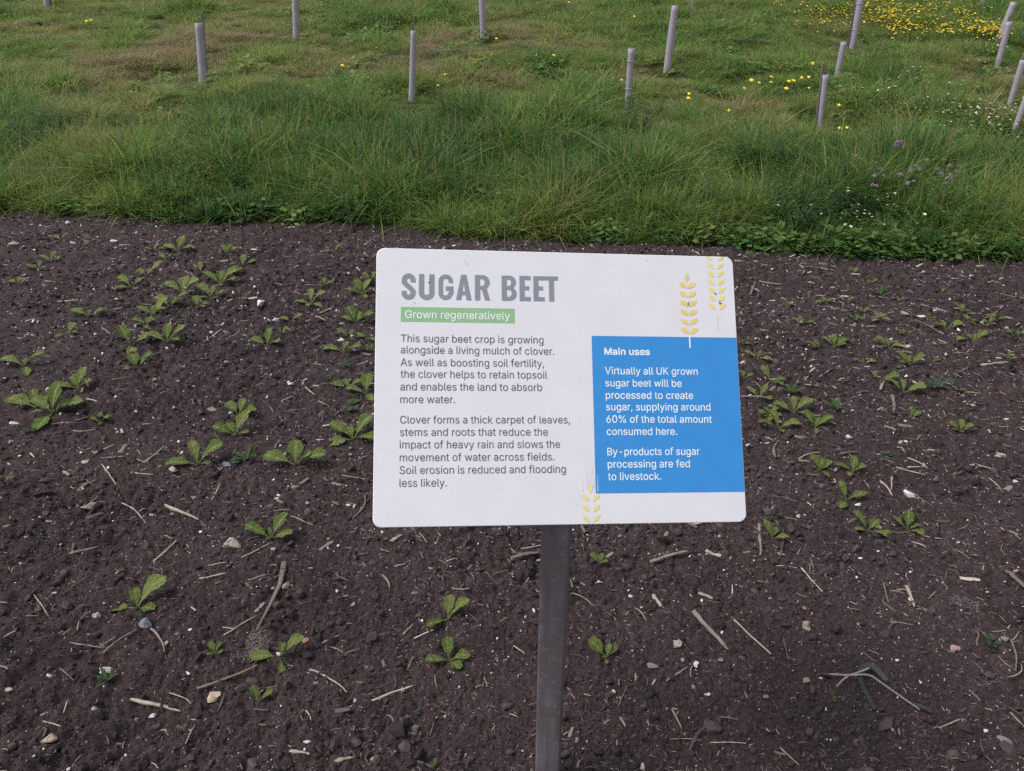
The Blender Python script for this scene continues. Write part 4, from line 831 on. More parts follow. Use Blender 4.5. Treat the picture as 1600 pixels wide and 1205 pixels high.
    ct = [kern(218, 176.5, 16, 5.4, 90)]
    for i in range(6):
        y = 165.5 - i * 15.7; g = 0.9
        ct.append(kern(218 + g, y, 17.5, 6.6, 38)); ct.append(kernm(218 - g, y, 17.5, 6.6, 38))
    fill('wheat_ear_print', ct, m_gold, .0005)
    fill('wheat_stem_print', [[(217.6, 60), (218.2, 60), (218.2, 0 + 178), (217.8, 178)]], m_thin, .0012) if False else None
    rect('wheat_stem_print', 216.4, 63.8, 218.6, 84.5, m_pale, .0007)
    ct = []
    for i in range(6):
        y = 200.4 - i * 14.2
        ct.append(kern(268.5 + 3.6, y, 15.5, 5.2, 47)); ct.append(kernm(268.5 - 3.6, y, 15.5, 5.2, 47))
    ct.append([(273.5, 216), (278.5, 222.4), (285, 222.4), (280, 217)]); ct.append([(263.5, 216), (258.5, 222.4), (252, 222.4), (257, 217)])
    fill('wheat_ear_print', ct, m_lemon, .0005)
    rect('wheat_stem_print', 267.6, 94, 268.3, 118, m_thin, .0005)
    ct = [kern(43, -175, 16, 4.6, 90)]
    for i in range(3):
        y = -187.5 - i * 16.2
        ct.append(kern(42.6 + 4, y, 15.5, 5.0, 48)); ct.append(kernm(42.6 - 4, y, 15.5, 5.0, 48))
    fill('wheat_ear_print', ct, m_lemon, .0005)
    fill('wheat_awn_print', [[(x, y0), (x + .5, y0), (x + .3 + dx, y1)] for x, y0, y1, dx in ((30, -172, -146, 0), (37, -168, -120, -1.2), (40, -166, -135, -.8), (43, -157, -130, -.6), (46.5, -166, -118, -1.0), (48.6, -168, -140, -.2))], m_thin, .0005)
    fill('wheat_awn_print', [[(53.9, -171.5), (54.8, -171.5), (55.0, -146), (54.6, -146)]], m_pale, .0007)
    # spots of dirt and droppings stuck on the face
    def speck(px, py, r, mat, seed, long=1.0):
        q = random.Random(seed); me = rock_mesh('dirt_speck', seed, 1, .35, .35)
        link('dirt_speck', me, mat, panel, (px * .001, py * .001, .0012), (0, 0, q.uniform(0, 3)), (r * .002 * long, r * .002, r * .0015))
    for i, (x, y, r, m_, lg) in enumerate(((217.5, 139, 1.9, m_dirt, 1.3), (219, 143, 1.2, m_dirt2, 1.5), (265.5, 157.5, 1.4, m_dirt, 1.7), (273.5, 141, 1.9, m_dirt, 1.4), (272, 145, 1.3, m_dirt2, 1.4), (-215.3, 166.5, 1.3, m_dirt, 1.7), (-214, 171, .8, m_dirt, 1.9),
                                       (-82, 37.5, 1.3, m_dirt, 1.2), (-84.5, 39.5, .8, m_dirt, 1), (-238.5, 133, .9, m_dirt2, 2.3), (-155, 200, 1.0, m_dirt2, 1.8), (-157, 206, .7, m_dirt2, 1), (-208, 210, .8, m_dirt2, 1),
                                       (148, 212, 1.0, m_dirt2, 1), (112, 168, .8, m_dirt2, 1), (20, 150, .7, m_dirt2, 1), (-62, -148, .7, m_dirt2, 1), (36, -103, .7, m_dirt2, 1))):
        speck(x, y, r, m_, 300 + i, lg)
    # square steel post, cut at the panel's slope
    m_post, t, b = new_mat('post_steel')
    tc = t.nodes.new('ShaderNodeTexCoord'); mp = t.nodes.new('ShaderNodeMapping'); mp.inputs['Scale'].default_value = (1, 1, .12)
    t.links.new(tc.outputs['Object'], mp.inputs[0])
    nz = t.nodes.new('ShaderNodeTexNoise'); nz.inputs['Scale'].default_value = 60; nz.inputs['Detail'].default_value = 8; t.links.new(mp.outputs[0], nz.inputs['Vector'])
    n2 = noise(t, 9, 6, .7, dist=.6); n3 = noise(t, 45, 6, .75)
    cc = ramp(t, nz.outputs[0], [(.36, (.105, .098, .110)), (.64, (.175, .163, .180))])
    cc = mixc(t, ramp(t, n2.outputs[0], [(.42, (0, 0, 0)), (.60, (.9, .9, .9))]), cc, (.115, .092, .092))
    cc = mixc(t, ramp(t, n3.outputs[0], [(.56, (0, 0, 0)), (.68, (.75, .75, .75))]), cc, (.24, .24, .26))
    t.links.new(cc, b.inputs['Base Color']); b.inputs['Metallic'].default_value = .1; b.inputs['Roughness'].default_value = .5
    bump(t, b, n3.outputs[0], .12, .001)
    s = .0245; v = []; f = []
    rc = .0035; ring = []
    for (cx, cy, a0) in ((s - rc, s - rc, 0), (-s + rc, s - rc, 90), (-s + rc, -s + rc, 180), (s - rc, -s + rc, 270)):
        for k in range(4):
            a = radians(a0 + k * 30); ring.append((cx + rc * cos(a), cy + rc * sin(a)))
    n = len(ring)
    ra = radians(-9.5)
    nrm = (PM.to_3x3() @ Vector((0, 0, 1)))
    for zz in (-.25, None):
        for x, y in ring:
            X = x * cos(ra) - y * sin(ra); Y = x * sin(ra) + y * cos(ra)
            if zz is None:
                z = -((X - pl.x) * nrm.x + (Y - pl.y) * nrm.y) / nrm.z + pl.z - .016
            else: z = zz
            v.append((X, Y, z))
    for i in range(n): f.append((i, (i + 1) % n, n + (i + 1) % n, n + i))
    f.append(tuple(range(n, 2 * n)))
    me = mesh('post', v, f, True)
    for p in me.polygons: p.use_smooth = len(p.vertices) == 4
    post = link('post', me, m_post, root); post['label'] = 'dark grey square steel post'
    me2 = bpy.data.meshes.new('mounting_plate'); bm = bmesh.new(); bmesh.ops.create_cube(bm, size=1)
    bmesh.ops.bevel(bm, geom=bm.edges[:], offset=.02, segments=1); bm.to_mesh(me2); bm.free()
    off = PM.to_3x3() @ Vector((0, -.05, -.0085))
    link('mounting_plate', me2, m_post, root, pl + off, e, (.16, .16, .008))
sign()

# ------------------------------------------------------------------ seedlings
def leaf_mesh(name, seed, kind='spoon'):
    """a leaf one unit long, growing along +X from its stalk's foot and arching; 7 x 4 faces"""
    r = random.Random(seed); nu, nv = 13, 7; v = []; uv = []; f = []
    e0 = radians(r.uniform(34, 52)); e1 = radians(r.uniform(-22, 14))
    if kind == 'narrow': e1 = radians(r.uniform(-5, 20))
    x = z = 0.0; bend = r.uniform(-.25, .25); yaw = 0; y = 0
    ph = r.uniform(0, 6); r_w = r.uniform(.15, .235)
    for i in range(nu):
        t = i / (nu - 1)
        el = e0 + (e1 - e0) * t ** 1.2
        if i:
            x += cos(el) * cos(yaw) / (nu - 1); y += cos(el) * sin(yaw) / (nu - 1); z += sin(el) / (nu - 1)
        yaw += bend / nu
        if kind == 'spoon': w = .026 + r_w * max(0, sin(pi * min(1, max(0, (t - .26) / .80)) ** 1.15)) ** .7
        elif kind == 'narrow': w = .028 + .095 * sin(pi * min(1, t * 1.02) ** .9)
        else: w = .018 + .30 * max(0, sin(pi * max(0, (t - .45) / .58))) ** .6 if t > .45 else .018
        if i == nu - 1: w = .02
        fold = .30 * w
        for j in range(nv):
            s = (j / (nv - 1) - .5) * 2
            wav = (.035 * sin(t * 11 + ph + (3 if s > 0 else 0)) * abs(s) + .016 * sin(t * 24 + ph * 2 + 3.0 * s)) * min(1, max(0, (t - .25) * 4))
            ww = w * (1 + (.10 * sin(t * 15 + ph + s) + .06 * sin(t * 37 + ph)) * (t > .35))
            nx, nz = -sin(el), cos(el)
            up = abs(s) ** 1.3 * fold + wav
            v.append((x + nx * up, y + s * ww, z + nz * up)); uv.append((t, j / (nv - 1)))
    for i in range(nu - 1):
        for j in range(nv - 1): q = i * nv + j; f.append((q, q + nv, q + nv + 1, q + 1))
    me = mesh(name, v, f, True)
    l = me.uv_layers.new(name='uv')
    for p in me.polygons:
        for li in p.loop_indices: l.data[li].uv = uv[me.loops[li].vertex_index]
    return me
def build_seedlings():
    L = {'s': [leaf_mesh('beet_leaf', 500 + i) for i in range(18)], 'n': [leaf_mesh('narrow_leaf', 520 + i, 'narrow') for i in range(4)], 'c': [leaf_mesh('round_leaf', 530 + i, 'round') for i in range(3)],
         'b': [leaf_mesh('bluish_leaf', 540 + i, 'narrow') for i in range(3)]}
    for k, m in (('s', M_BEET), ('n', M_DULL), ('c', M_DULL), ('b', M_BLUE)):
        for me in L[k]: me.materials.append(m)
    heart = rock_mesh('leaf_heart', 555, 1, 1.1, .2); heart.materials.append(M_BEET)
    def plant(px, py, span, label, kind='s', leaves=None, n=None):
        r = random.Random(int(px * 7 + py * 13))
        x, y, z = on_ground(px, py + span * .10)
        k = depth(x, y, z) / F_PX
        R = span * k * (.60 if span < 58 else .57)
        root = empty({'s': 'sugar_beet_seedling', 'n': 'narrow_leaved_weed', 'c': 'clover_seedling', 'b': 'bluish_weed'}[kind], (x, y, z - .001))
        props(root, label, {'s': 'seedling', 'n': 'weed', 'c': 'clover', 'b': 'weed'}[kind], {'s': 'sugar beet seedlings growing in the soil bed', 'n': 'small weeds in the soil bed', 'c': 'small clover plants in the soil bed', 'b': 'small weeds in the soil bed'}[kind])
        if leaves is None:
            m = n or ({'s': 4, 'n': 7, 'c': 5, 'b': 6}[kind] + (1 if r.random() < .4 else 0) - (1 if span < 22 and kind == 's' else 0))
            a0 = r.uniform(0, 6.3)
            leaves = [(math.degrees(a0) + 360 * i / m + r.uniform(-22, 22), r.uniform(.68, 1.08), r.uniform(-10, 14)) for i in range(m)]
            if kind == 's' and r.random() < .6: leaves.append((r.uniform(0, 360), r.uniform(.4, .6), r.uniform(14, 28)))
        for az, ln, el in leaves:
            me = r.choice(L[kind])
            s = R * ln * (1.12 if kind != 'c' else 1)
            link({'s': 'leaf', 'n': 'leaf', 'c': 'leaflet', 'b': 'leaf'}[kind], me, None, root, (0, 0, .002), (0, -radians(el), radians(az)), (s, s * r.uniform(.85, 1.2), s))
        if span > 34: link('leaf_heart', heart, None, root, (0, 0, R * .05), (0, 0, 0), (R * .12, R * .12, R * .14))
    D = SEEDLINGS
    for d in D: plant(*d)
#   x, y, span in the photograph; label; kind; leaves as (direction, relative length, extra lift)
SEEDLINGS = [
 (215, 943, 88, 'sugar beet seedling with one long raised leaf, above the blue grey stone at lower left', 's', [(48, 1.15, 10), (182, .95, -22), (110, .62, 24), (-18, .72, -4)]),
 (168, 1061, 44, 'small dull green weed with pointed leaves just below the white stone at lower left', 'n'),
 (336, 1018, 34, 'small sugar beet seedling left of the tuft of dry roots near the bottom', 's', [(130, 1, 10), (60, .9, 14), (-20, .8, 0), (200, .6, 0)]),
 (438, 1020, 76, 'sugar beet seedling with a drooping toothed leaf, right of the dry root tuft', 's', [(178, 1.1, -16), (40, 1.0, 2), (-70, 1.1, -28), (70, .5, 20)]),
 (404, 1094, 44, 'two leaved sugar beet seedling at lower left, below the long grey twig', 's', [(125, 1.0, 18), (28, 1.0, 4), (80, .4, 20)]),
 (700, 962, 64, 'sugar beet seedling with a nibbled leaf, upper of the two left of the post', 's', [(35, 1.15, 8), (90, .95, 22), (215, .95, -12)]),
 (702, 1028, 60, 'sugar beet seedling with four slim leaves, lower of the two left of the post', 's', [(105, 1.0, 24), (16, .95, -4), (190, 1.0, -8), (-50, .8, -14)]),
 (676, 1201, 28, 'seedling tips cut off by the bottom edge, left of the post', 's', [(150, .8, 0), (70, 1, 20)]),
 (693, 1105, 14, 'tiny sprout beside a pale grit grain, left of the post near the bottom', 's', [(120, 1, 20), (30, .8, 10)]),
 (935, 880, 34, 'thin yellowish seedling standing just right of the post top', 's', [(135, 1.0, 22), (60, .9, 26), (-5, .8, 10)]),
 (947, 1024, 52, 'bright green crinkled seedling right of the post', 's', [(150, 1.15, 16), (60, .7, 24), (35, .8, 4), (-90, .4, -10)]),
 (1205, 838, 46, 'upright sugar beet seedling below the bottom right corner of the sign', 's', [(125, 1.1, 26), (100, .8, 30), (-20, .9, 0), (60, .7, 10)]),
 (1140, 842, 14, 'tiny green sprout under the bottom edge of the sign, near its right end', 'c'),
 (1170, 893, 18, 'tiny green sprout between straw bits, below the sign corner on the right', 'c'),
 (1303, 1097, 16, 'single bright green sprout left of the black plastic strip', 's', [(80, 1, 30), (120, .8, 22), (20, .5, 10)]),
 (1548, 1003, 34, 'small clover like sprout near the right edge, above the dry stalk bundle', 'c'),
 (1355, 826, 52, 'sugar beet seedling with round upright leaf, left of the pair below the white stone', 's', [(125, 1.1, 24), (-35, 1.1, -10), (30, .8, 4), (170, .6, 0)]),
 (1417, 825, 46, 'sugar beet seedling with a tall round leaf, right of the pair below the white stone', 's', [(70, 1.1, 26), (150, 1.0, 4), (-35, .85, -8), (10, .7, 4)]),
 (1322, 778, 48, 'sugar beet seedling with a toothed leaf pointing right, beside a pale pebble', 's', [(110, 1.0, 20), (5, 1.1, 0), (230, .8, -16)]),
 (1280, 732, 40, 'bushy sugar beet seedling, left of the pair above the toothed one', 's', [(125, 1.05, 18), (60, .8, 14), (-60, .8, -8), (15, .9, 10), (170, .6, 0)]),
 (1331, 735, 42, 'sugar beet seedling with broad leaves, right of the pair above the toothed one', 's', [(150, 1, 10), (60, 1.0, 20), (15, .9, 4), (-130, .8, -12)]),
 (1385, 713, 24, 'small clover plant right of the pair of bushy seedlings', 'c'),
 (1500, 674, 36, 'star shaped seedling far right, above the long pale rock', 's', [(140, 1, 8), (70, .9, 24), (10, 1, -4), (190, .7, 0)]),
 (1424, 652, 30, 'weak seedling beside a white straw piece, right of the five plant cluster', 's', [(90, 1, 26), (20, 1, 6)]),
 (1204, 645, 38, 'leftmost sugar beet seedling in the tight cluster right of the blue box', 's'),
 (1240, 640, 52, 'upper sugar beet seedling in the tight cluster right of the blue box', 's', [(165, 1, 6), (90, .8, 22), (20, 1.1, 10), (-30, .9, -4)]),
 (1216, 665, 52, 'lower left sugar beet seedling in the tight cluster right of the blue box', 's', [(175, 1.1, 0), (100, .9, 18), (5, 1, 4), (-80, .5, -10)]),
 (1272, 665, 48, 'lower right sugar beet seedling in the tight cluster right of the blue box', 's', [(130, 1.05, 14), (20, 1.1, 2), (-100, .7, -12), (60, .7, 14)]),
 (1305, 635, 40, 'narrow leaved weed just right of the tight seedling cluster', 'n'),
 (1186, 620, 40, 'sugar beet seedling above a long pale straw beside the blue box', 's', [(150, 1, 8), (50, 1, 16), (-40, .8, -8)]),
 (1204, 595, 42, 'sugar beet seedling with arching leaves right of the blue box edge', 's', [(130, 1.15, 20), (10, 1.0, 0), (-50, .8, -8)]),
 (1163, 588, 26, 'sugar beet seedling half hidden behind the blue box edge', 's', [(20, 1, 4), (100, .9, 12)]),
 (1238, 613, 32, 'flat dull green weed right of the blue box, above the cluster', 'n'),
 (1412, 610, 46, 'sugar beet seedling with three pointed leaves, right side middle', 's', [(155, 1.15, 4), (85, .85, 22), (-8, 1.1, -4)]),
 (1463, 602, 46, 'bluish green weed with narrow leaves on the right', 'b'),
 (1500, 612, 26, 'small pale seedling beside a straw, near the right edge', 's'),
 (1493, 590, 14, 'tiny yellowish sprout above the bluish weed on the right', 's', [(100, 1, 20), (50, .9, 20)]),
 (1375, 593, 38, 'seedling lying with one pale long leaf, right side middle', 's', [(0, 1.2, -8), (145, .9, 6)]),
 (1183, 560, 36, 'sugar beet seedling close right of the upper part of the blue box', 's', [(150, 1, 12), (60, .7, 20), (-30, 1, -2)]),
 (1349, 567, 26, 'small sugar beet seedling left of the wide three leaved one', 's', [(150, 1, 8), (5, 1.1, 0), (90, .6, 16)]),
 (1421, 567, 40, 'wide three leaved sugar beet seedling with a pale midrib', 's', [(140, 1.1, 12), (15, 1.1, 6), (90, .7, 16), (180, .7, -8)]),
 (1462, 563, 16, 'tiny sprout right of the wide three leaved seedling', 's', [(110, 1, 16), (20, .9, 10)]),
 (1576, 563, 24, 'small star shaped sprout close to the right edge', 's', [(150, 1, 10), (85, .9, 24), (15, 1, 4)]),
 (1160, 537, 22, 'small seedling peeking out at the upper right of the blue box', 's'),
 (1281, 541, 32, 'dark left hand plant of the touching pair above the cluster', 's', [(165, 1.2, 0), (120, .8, 8), (200, .8, 0)]),
 (1303, 539, 42, 'right hand sugar beet seedling of the touching pair above the cluster', 's', [(30, 1.1, 8), (95, .8, 24), (150, .9, 10), (-20, .7, 0)]),
 (1389, 541, 34, 'crisp sugar beet seedling with leaves fanned to the left', 's', [(140, 1.2, 16), (100, .8, 20), (10, 1.0, 4), (170, .6, 0)]),
 (1255, 503, 34, 'low spreading seedling on the right, in the third row from the grass', 's'),
 (1412, 520, 20, 'small upright seedling right of the fanned seedling', 's'),
 (1521, 529, 42, 'low winged sugar beet seedling near the right edge', 's', [(178, 1.1, -4), (120, .6, 16), (20, 1.1, 10), (60, .6, 14)]),
 (1591, 523, 28, 'sugar beet seedling touching the right edge beside a pale stone', 's', [(160, 1.1, 10), (20, 1, 0), (80, .7, 14)]),
 (1350, 486, 22, 'upper seedling in the group of three right of centre', 's'),
 (1337, 498, 24, 'lower left seedling in the group of three right of centre', 's'),
 (1372, 497, 28, 'lower right seedling in the group of three right of centre', 's'),
 (1312, 488, 16, 'small seedling left of the group of three', 's', [(150, 1, 10), (30, 1, 10)]),
 (1322, 471, 22, 'seedling with two bent leaves above the group of three', 's', [(160, 1, 12), (10, 1, 0)]),
 (1290, 472, 26, 'dull low seedling left of the two leaved one', 's'),
 (1230, 477, 22, 'seedling left in the second row from the grass, right of the sign', 's'),
 (1261, 460, 16, 'faint small seedling in the second row from the grass', 's'),
 (1375, 458, 28, 'narrow leaved weed in the upper right of the bed', 'n'),
 (1404, 468, 16, 'tiny upright sprout right of the narrow leaved weed', 's'),
 (1358, 439, 24, 'flat bright seedling near the grass, right of the sign', 's', [(170, 1, 0), (10, 1, 0), (80, .6, 14)]),
 (1334, 426, 18, 'yellowish seedling nearest the grass, right of the sign', 's', [(130, 1, 14), (50, 1, 14)]),
 (1412, 448, 14, 'tiny sprout right of the flat bright seedling', 's'),
 (1471, 458, 20, 'seedling with rounded leaf near the grass at far right', 's', [(165, 1, 0), (60, 1, 20)]),
 (1461, 470, 18, 'small seedling under the one with the rounded leaf, far right', 's'),
 (1555, 434, 12, 'tiny sprout nearest the grass at far right', 's'),
 (1452, 496, 22, 'seedling beside a dark clod, above the fallen straw at right', 's'),
 (1500, 489, 26, 'upper plant of the diagonal pair under the fallen straw', 's', [(130, 1.1, 16), (60, .9, 12), (-30, .8, 0)]),
 (1513, 500, 24, 'lower plant of the diagonal pair under the fallen straw', 's', [(100, 1, 12), (0, 1, 0), (-60, .8, -8)]),
 (1478, 509, 34, 'low seedling with a long leaf pointing right under a straw', 's', [(0, 1.2, -4), (110, .8, 16), (160, .9, 6)]),
 (1556, 497, 28, 'seedling with thin bent leaves near the right edge', 's'),
 (1544, 508, 24, 'pale seedling below the one with thin bent leaves', 's'),
 (1168, 437, 14, 'small brownish seedling beside the top right corner of the sign', 's'),
 # left side, from the grass downwards
 (95, 374, 24, 'seedling nearest the grass at far left', 's', [(150, 1, 10), (30, 1, 16), (230, .7, -10)]),
 (135, 373, 14, 'faint tiny sprout right of the seedling nearest the grass', 's'),
 (80, 407, 30, 'right plant of the pair at far left below the first seedling', 's', [(165, 1, 0), (80, 1, 22), (0, .9, -4)]),
 (61, 419, 30, 'left plant of the pair at far left below the first seedling', 's', [(175, 1.1, -4), (85, .8, 20), (-20, .9, -8)]),
 (28, 442, 26, 'thin seedling behind a white straw piece at the left edge', 's', [(170, 1, 0), (90, .8, 20), (0, .9, 0)]),
 (241, 386, 26, 'bushy seedling left of the three leaved one in the top row', 's'),
 (279, 387, 42, 'three leaved sugar beet seedling in the top row at left', 's', [(165, 1.05, 2), (75, 1.0, 24), (-5, 1.05, -2), (-120, .4, -10)]),
 (259, 407, 24, 'small seedling under the three leaved one', 's', [(140, 1, 14), (30, 1, 8)]),
 (355, 394, 30, 'bright seedling at the upper end of the diagonal row', 's', [(140, .9, 16), (30, 1.1, 10), (80, .9, 20)]),
 (379, 413, 34, 'second seedling of the diagonal row, with an upright round leaf', 's', [(95, 1.0, 24), (5, 1.1, 4), (170, 1, 0)]),
 (367, 426, 28, 'low seedling under the upright round leaf in the diagonal row', 's'),
 (313, 418, 28, 'narrow seedling with a single tall leaf left of the diagonal row', 's', [(110, 1.2, 22), (-30, .8, 0), (130, .7, 10)]),
 (206, 445, 50, 'seedling with a wide left leaf, in front of the sprawling one', 's', [(150, 1.1, 8), (210, .8, -14), (30, .8, 6), (-40, .6, -10)]),
 (230, 429, 44, 'sprawling seedling with a long leaf reaching up right', 's', [(25, 1.2, 12), (160, .7, 6), (70, .5, 20)]),
 (345, 441, 50, 'large seedling in the middle of the diagonal row', 's', [(155, 1.1, 8), (40, 1.1, 14), (0, .9, 0), (100, .8, 18)]),
 (286, 453, 52, 'wide seedling left of the large one in the diagonal row', 's', [(165, 1.0, 4), (100, 1.0, 22), (25, 1.0, 12), (-20, .6, -6)]),
 (330, 463, 44, 'seedling with a round right leaf under the large one', 's', [(140, 1.1, 14), (5, 1.0, 0), (85, .8, 16), (200, .7, -6)]),
 (266, 476, 52, 'broad leaved seedling in the lower half of the diagonal row', 's', [(155, 1, 8), (15, 1.1, 10), (-120, .6, -12), (60, .7, 12)]),
 (309, 480, 32, 'small seedling below the round right leaf', 's', [(110, 1, 18), (20, 1, 4), (-30, .8, -8)]),
 (240, 489, 46, 'seedling with a leaf pointing far up right, lower diagonal row', 's', [(45, 1.2, 14), (170, 1.0, 0), (110, .6, 16)]),
 (230, 506, 34, 'compact seedling at the foot of the lower diagonal row', 's'),
 (295, 495, 16, 'yellowish sprout right of the compact seedling', 's', [(75, 1, 26), (200, .6, 0)]),
 (139, 491, 46, 'seedling with two long side leaves, above the small forked one', 's', [(170, 1.1, -6), (15, 1.05, 8), (95, .4, 18)]),
 (108, 520, 30, 'small forked seedling at left', 's', [(80, 1.1, 24), (-5, .8, 0), (225, 1.1, -18)]),
 (205, 538, 54, 'seedling with a leaf bent down in front, left of the bushy one', 's', [(135, 1.1, 14), (15, 1.1, 2), (-60, .8, -20)]),
 (262, 531, 56, 'bushy seedling with toothed leaves left of the sign', 's', [(165, 1.1, -4), (100, .9, 22), (25, 1.1, 12), (-20, .8, -6), (60, .6, 16)]),
 (38, 566, 58, 'seedling with a pale bud between two arms, at the left edge', 's', [(172, 1.1, -6), (20, 1.1, 8), (-50, .8, -22), (100, .4, 18)]),
 (214, 568, 46, 'seedling with crossed leaves below the bent leaf one', 's', [(130, 1.0, 18), (30, 1.1, 14), (220, .9, -14)]),
 (185, 570, 14, 'tiny sprout left of the crossed leaves seedling', 's'),
 (121, 600, 52, 'upper right plant of the largest clump at left', 's', [(75, 1.1, 24), (20, .8, 8), (190, 1.1, -14), (130, .8, 10)]),
 (57, 632, 64, 'left plant of the largest clump, with crumpled leaves', 's', [(170, 1.15, -4), (120, .9, 12), (30, .7, 10), (-60, .7, -18), (80, .6, 16)]),
 (83, 640, 72, 'front plant of the largest clump, with one tall leaf and one hanging down', 's', [(72, 1.15, 26), (15, 1.15, 4), (-95, .95, -34), (160, .9, 2), (35, .7, 14)]),
 (48, 673, 26, 'bluish green weed under the largest clump at left', 'b'),
 (155, 656, 28, 'small yellow green seedling right of the largest clump', 's', [(165, .9, 0), (90, 1, 20), (20, 1.1, 8), (-60, .6, -10)]),
 (3, 753, 40, 'single broad leaf coming in from the left edge', 's', [(0, 1, 0), (150, .9, 0)]),
 (10, 716, 18, 'faint small weed near the left edge', 'n'),
 (374, 645, 50, 'upper seedling of the row left of the sign, with a pebble beside it', 's', [(150, 1.0, 12), (70, .9, 20), (-10, 1.0, -6), (35, .8, 8)]),
 (368, 676, 62, 'second seedling of that row, with a crumpled dark leaf', 's', [(170, 1.0, -4), (55, 1.2, 20), (10, .6, 0), (130, .7, 6)]),
 (309, 720, 74, 'lowest seedling of that row, leaf reaching onto a pale stone', 's', [(190, 1.05, -14), (110, .9, 24), (25, 1.15, 10), (0, .5, 0)]),
 (385, 715, 46, 'leafy weed beside the blue grey smudge of soil', 'n'),
 (462, 720, 76, 'wide sugar beet seedling with three arms, halfway left of the sign', 's', [(172, 1.1, -6), (88, .85, 26), (0, 1.15, -2), (15, .7, 2)]),
 (424, 836, 68, 'sugar beet seedling right of the pale round stone', 's', [(165, 1.1, -2), (45, 1.1, 14), (110, .45, 18), (-5, .9, -8)]),
 (553, 680, 70, 'five leaved seedling touching the lower left edge of the sign', 's', [(165, 1.1, -2), (38, 1.1, 16), (210, .95, -16), (-20, .95, -8), (130, .6, 14)]),
 (548, 634, 30, 'small clover plant above the five leaved seedling', 'c'),
 (572, 612, 46, 'tall leaved seedling half behind the left edge of the sign', 's', [(90, 1.2, 26), (170, 1.1, -2), (-60, 1.0, -22)]),
 (545, 604, 42, 'dark crinkled seedling left of the tall leaved one', 's', [(175, 1.1, 0), (120, .8, 6), (30, .9, 6)]),
 (583, 638, 18, 'leaf tip showing at the left edge of the sign', 's', [(170, 1, 0), (60, .7, 0)]),
 (540, 571, 24, 'bluish green weed left of the sign', 'b'),
 (514, 590, 14, 'tiny pale sprout left of the dark crinkled seedling', 'c'),
 (536, 546, 44, 'flat seedling above the bluish weed left of the sign', 's', [(170, 1.1, 0), (5, 1.1, -4), (80, .8, 16)]),
 (580, 546, 24, 'leaf pair showing behind the sign edge, beside the flat seedling', 's'),
 (546, 526, 38, 'seedling with white pebble under it left of the sign', 's', [(160, 1, 6), (0, 1.1, -4), (70, .7, 18)]),
 (572, 530, 28, 'long leaf hanging beside the sign edge', 's', [(160, 1, 4), (-30, 1, -10)]),
 (556, 502, 46, 'spreading seedling left of the green banner', 's', [(130, 1, 16), (5, 1.1, 0), (170, .8, 0), (60, .7, 14)]),
 (578, 502, 30, 'leaves touching the sign edge beside the green banner', 's'),
 (565, 455, 42, 'tall bushy seedling left of the letter S', 's', [(120, 1.1, 18), (50, 1.1, 20), (-60, .8, -16), (180, .9, 0), (10, .7, 6)]),
 (580, 436, 30, 'upright leaves at the sign edge above the bushy seedling', 's'),
 (580, 404, 22, 'small pale leaf beside the top left corner of the sign', 's', [(160, 1, 0), (40, .8, 10)]),
 (522, 393, 24, 'lone small seedling nearest the grass, left of the sign', 's', [(35, 1.1, 12), (180, .9, 0), (130, .5, 10)]),
 (486, 470, 44, 'bushy seedling with curled leaves between two straws', 's', [(100, 1.0, 16), (25, 1.1, 12), (-30, .8, -10), (190, .9, -10), (-90, .7, -16)]),
 (507, 447, 22, 'faint seedling right of the bushy curled one', 's'),
 (455, 501, 30, 'flat two leaved seedling right of a white pebble', 's', [(165, 1, 0), (25, 1.1, 8)]),
 (440, 521, 22, 'thin seedling beside the forked straw', 's', [(130, .9, 12), (45, 1.1, 20)]),
 (417, 538, 44, 'three pointed seedling between the row and the sign', 's', [(85, 1.1, 26), (160, 1.0, 2), (-15, 1.0, -2), (-60, .7, -20)]),
]
build_seedlings()

# ------------------------------------------------------------------ stones
def stone(px, py, w, col, label, name='stone', flat_=.55, long=1.3, ang=0.0, sub=3):
    seed = int(px * 3 + py)
    x, y, z = on_ground(px, py + w * .2); k = depth(x, y, z) / F_PX
    me = rock_mesh('stone', seed, sub, 1.0, .26)
    for v in me.vertices:          # flat broken facets
        c = v.co; n_ = .04 * sin(9 * c.x + seed) * sin(8 * c.y + seed * 2)
        v.co = c * (1 + n_)
    D = w * k
    o = link(name, me, STONE[col], None, (x, y, z + D * flat_ * .22), (rnd.uniform(-.25, .25), rnd.uniform(-.25, .25), radians(ang)), (D, D / long, D * flat_))
    props(o, label, 'stone', 'stones lying in the soil bed')
STONE = {k: plain('stone_' + k, c, .85, .3, .22, 3.5, .4, .02) for k, c in dict(
    pale=(.40, .35, .31), white=(.66, .62, .60), cream=(.56, .45, .33), grey=(.20, .19, .20), blue=(.15, .17, .20), pink=(.36, .24, .22), tan=(.30, .23, .19), dark=(.05, .05, .06), clod=(.075, .058, .056), orange=(.34, .19, .12)).items()}
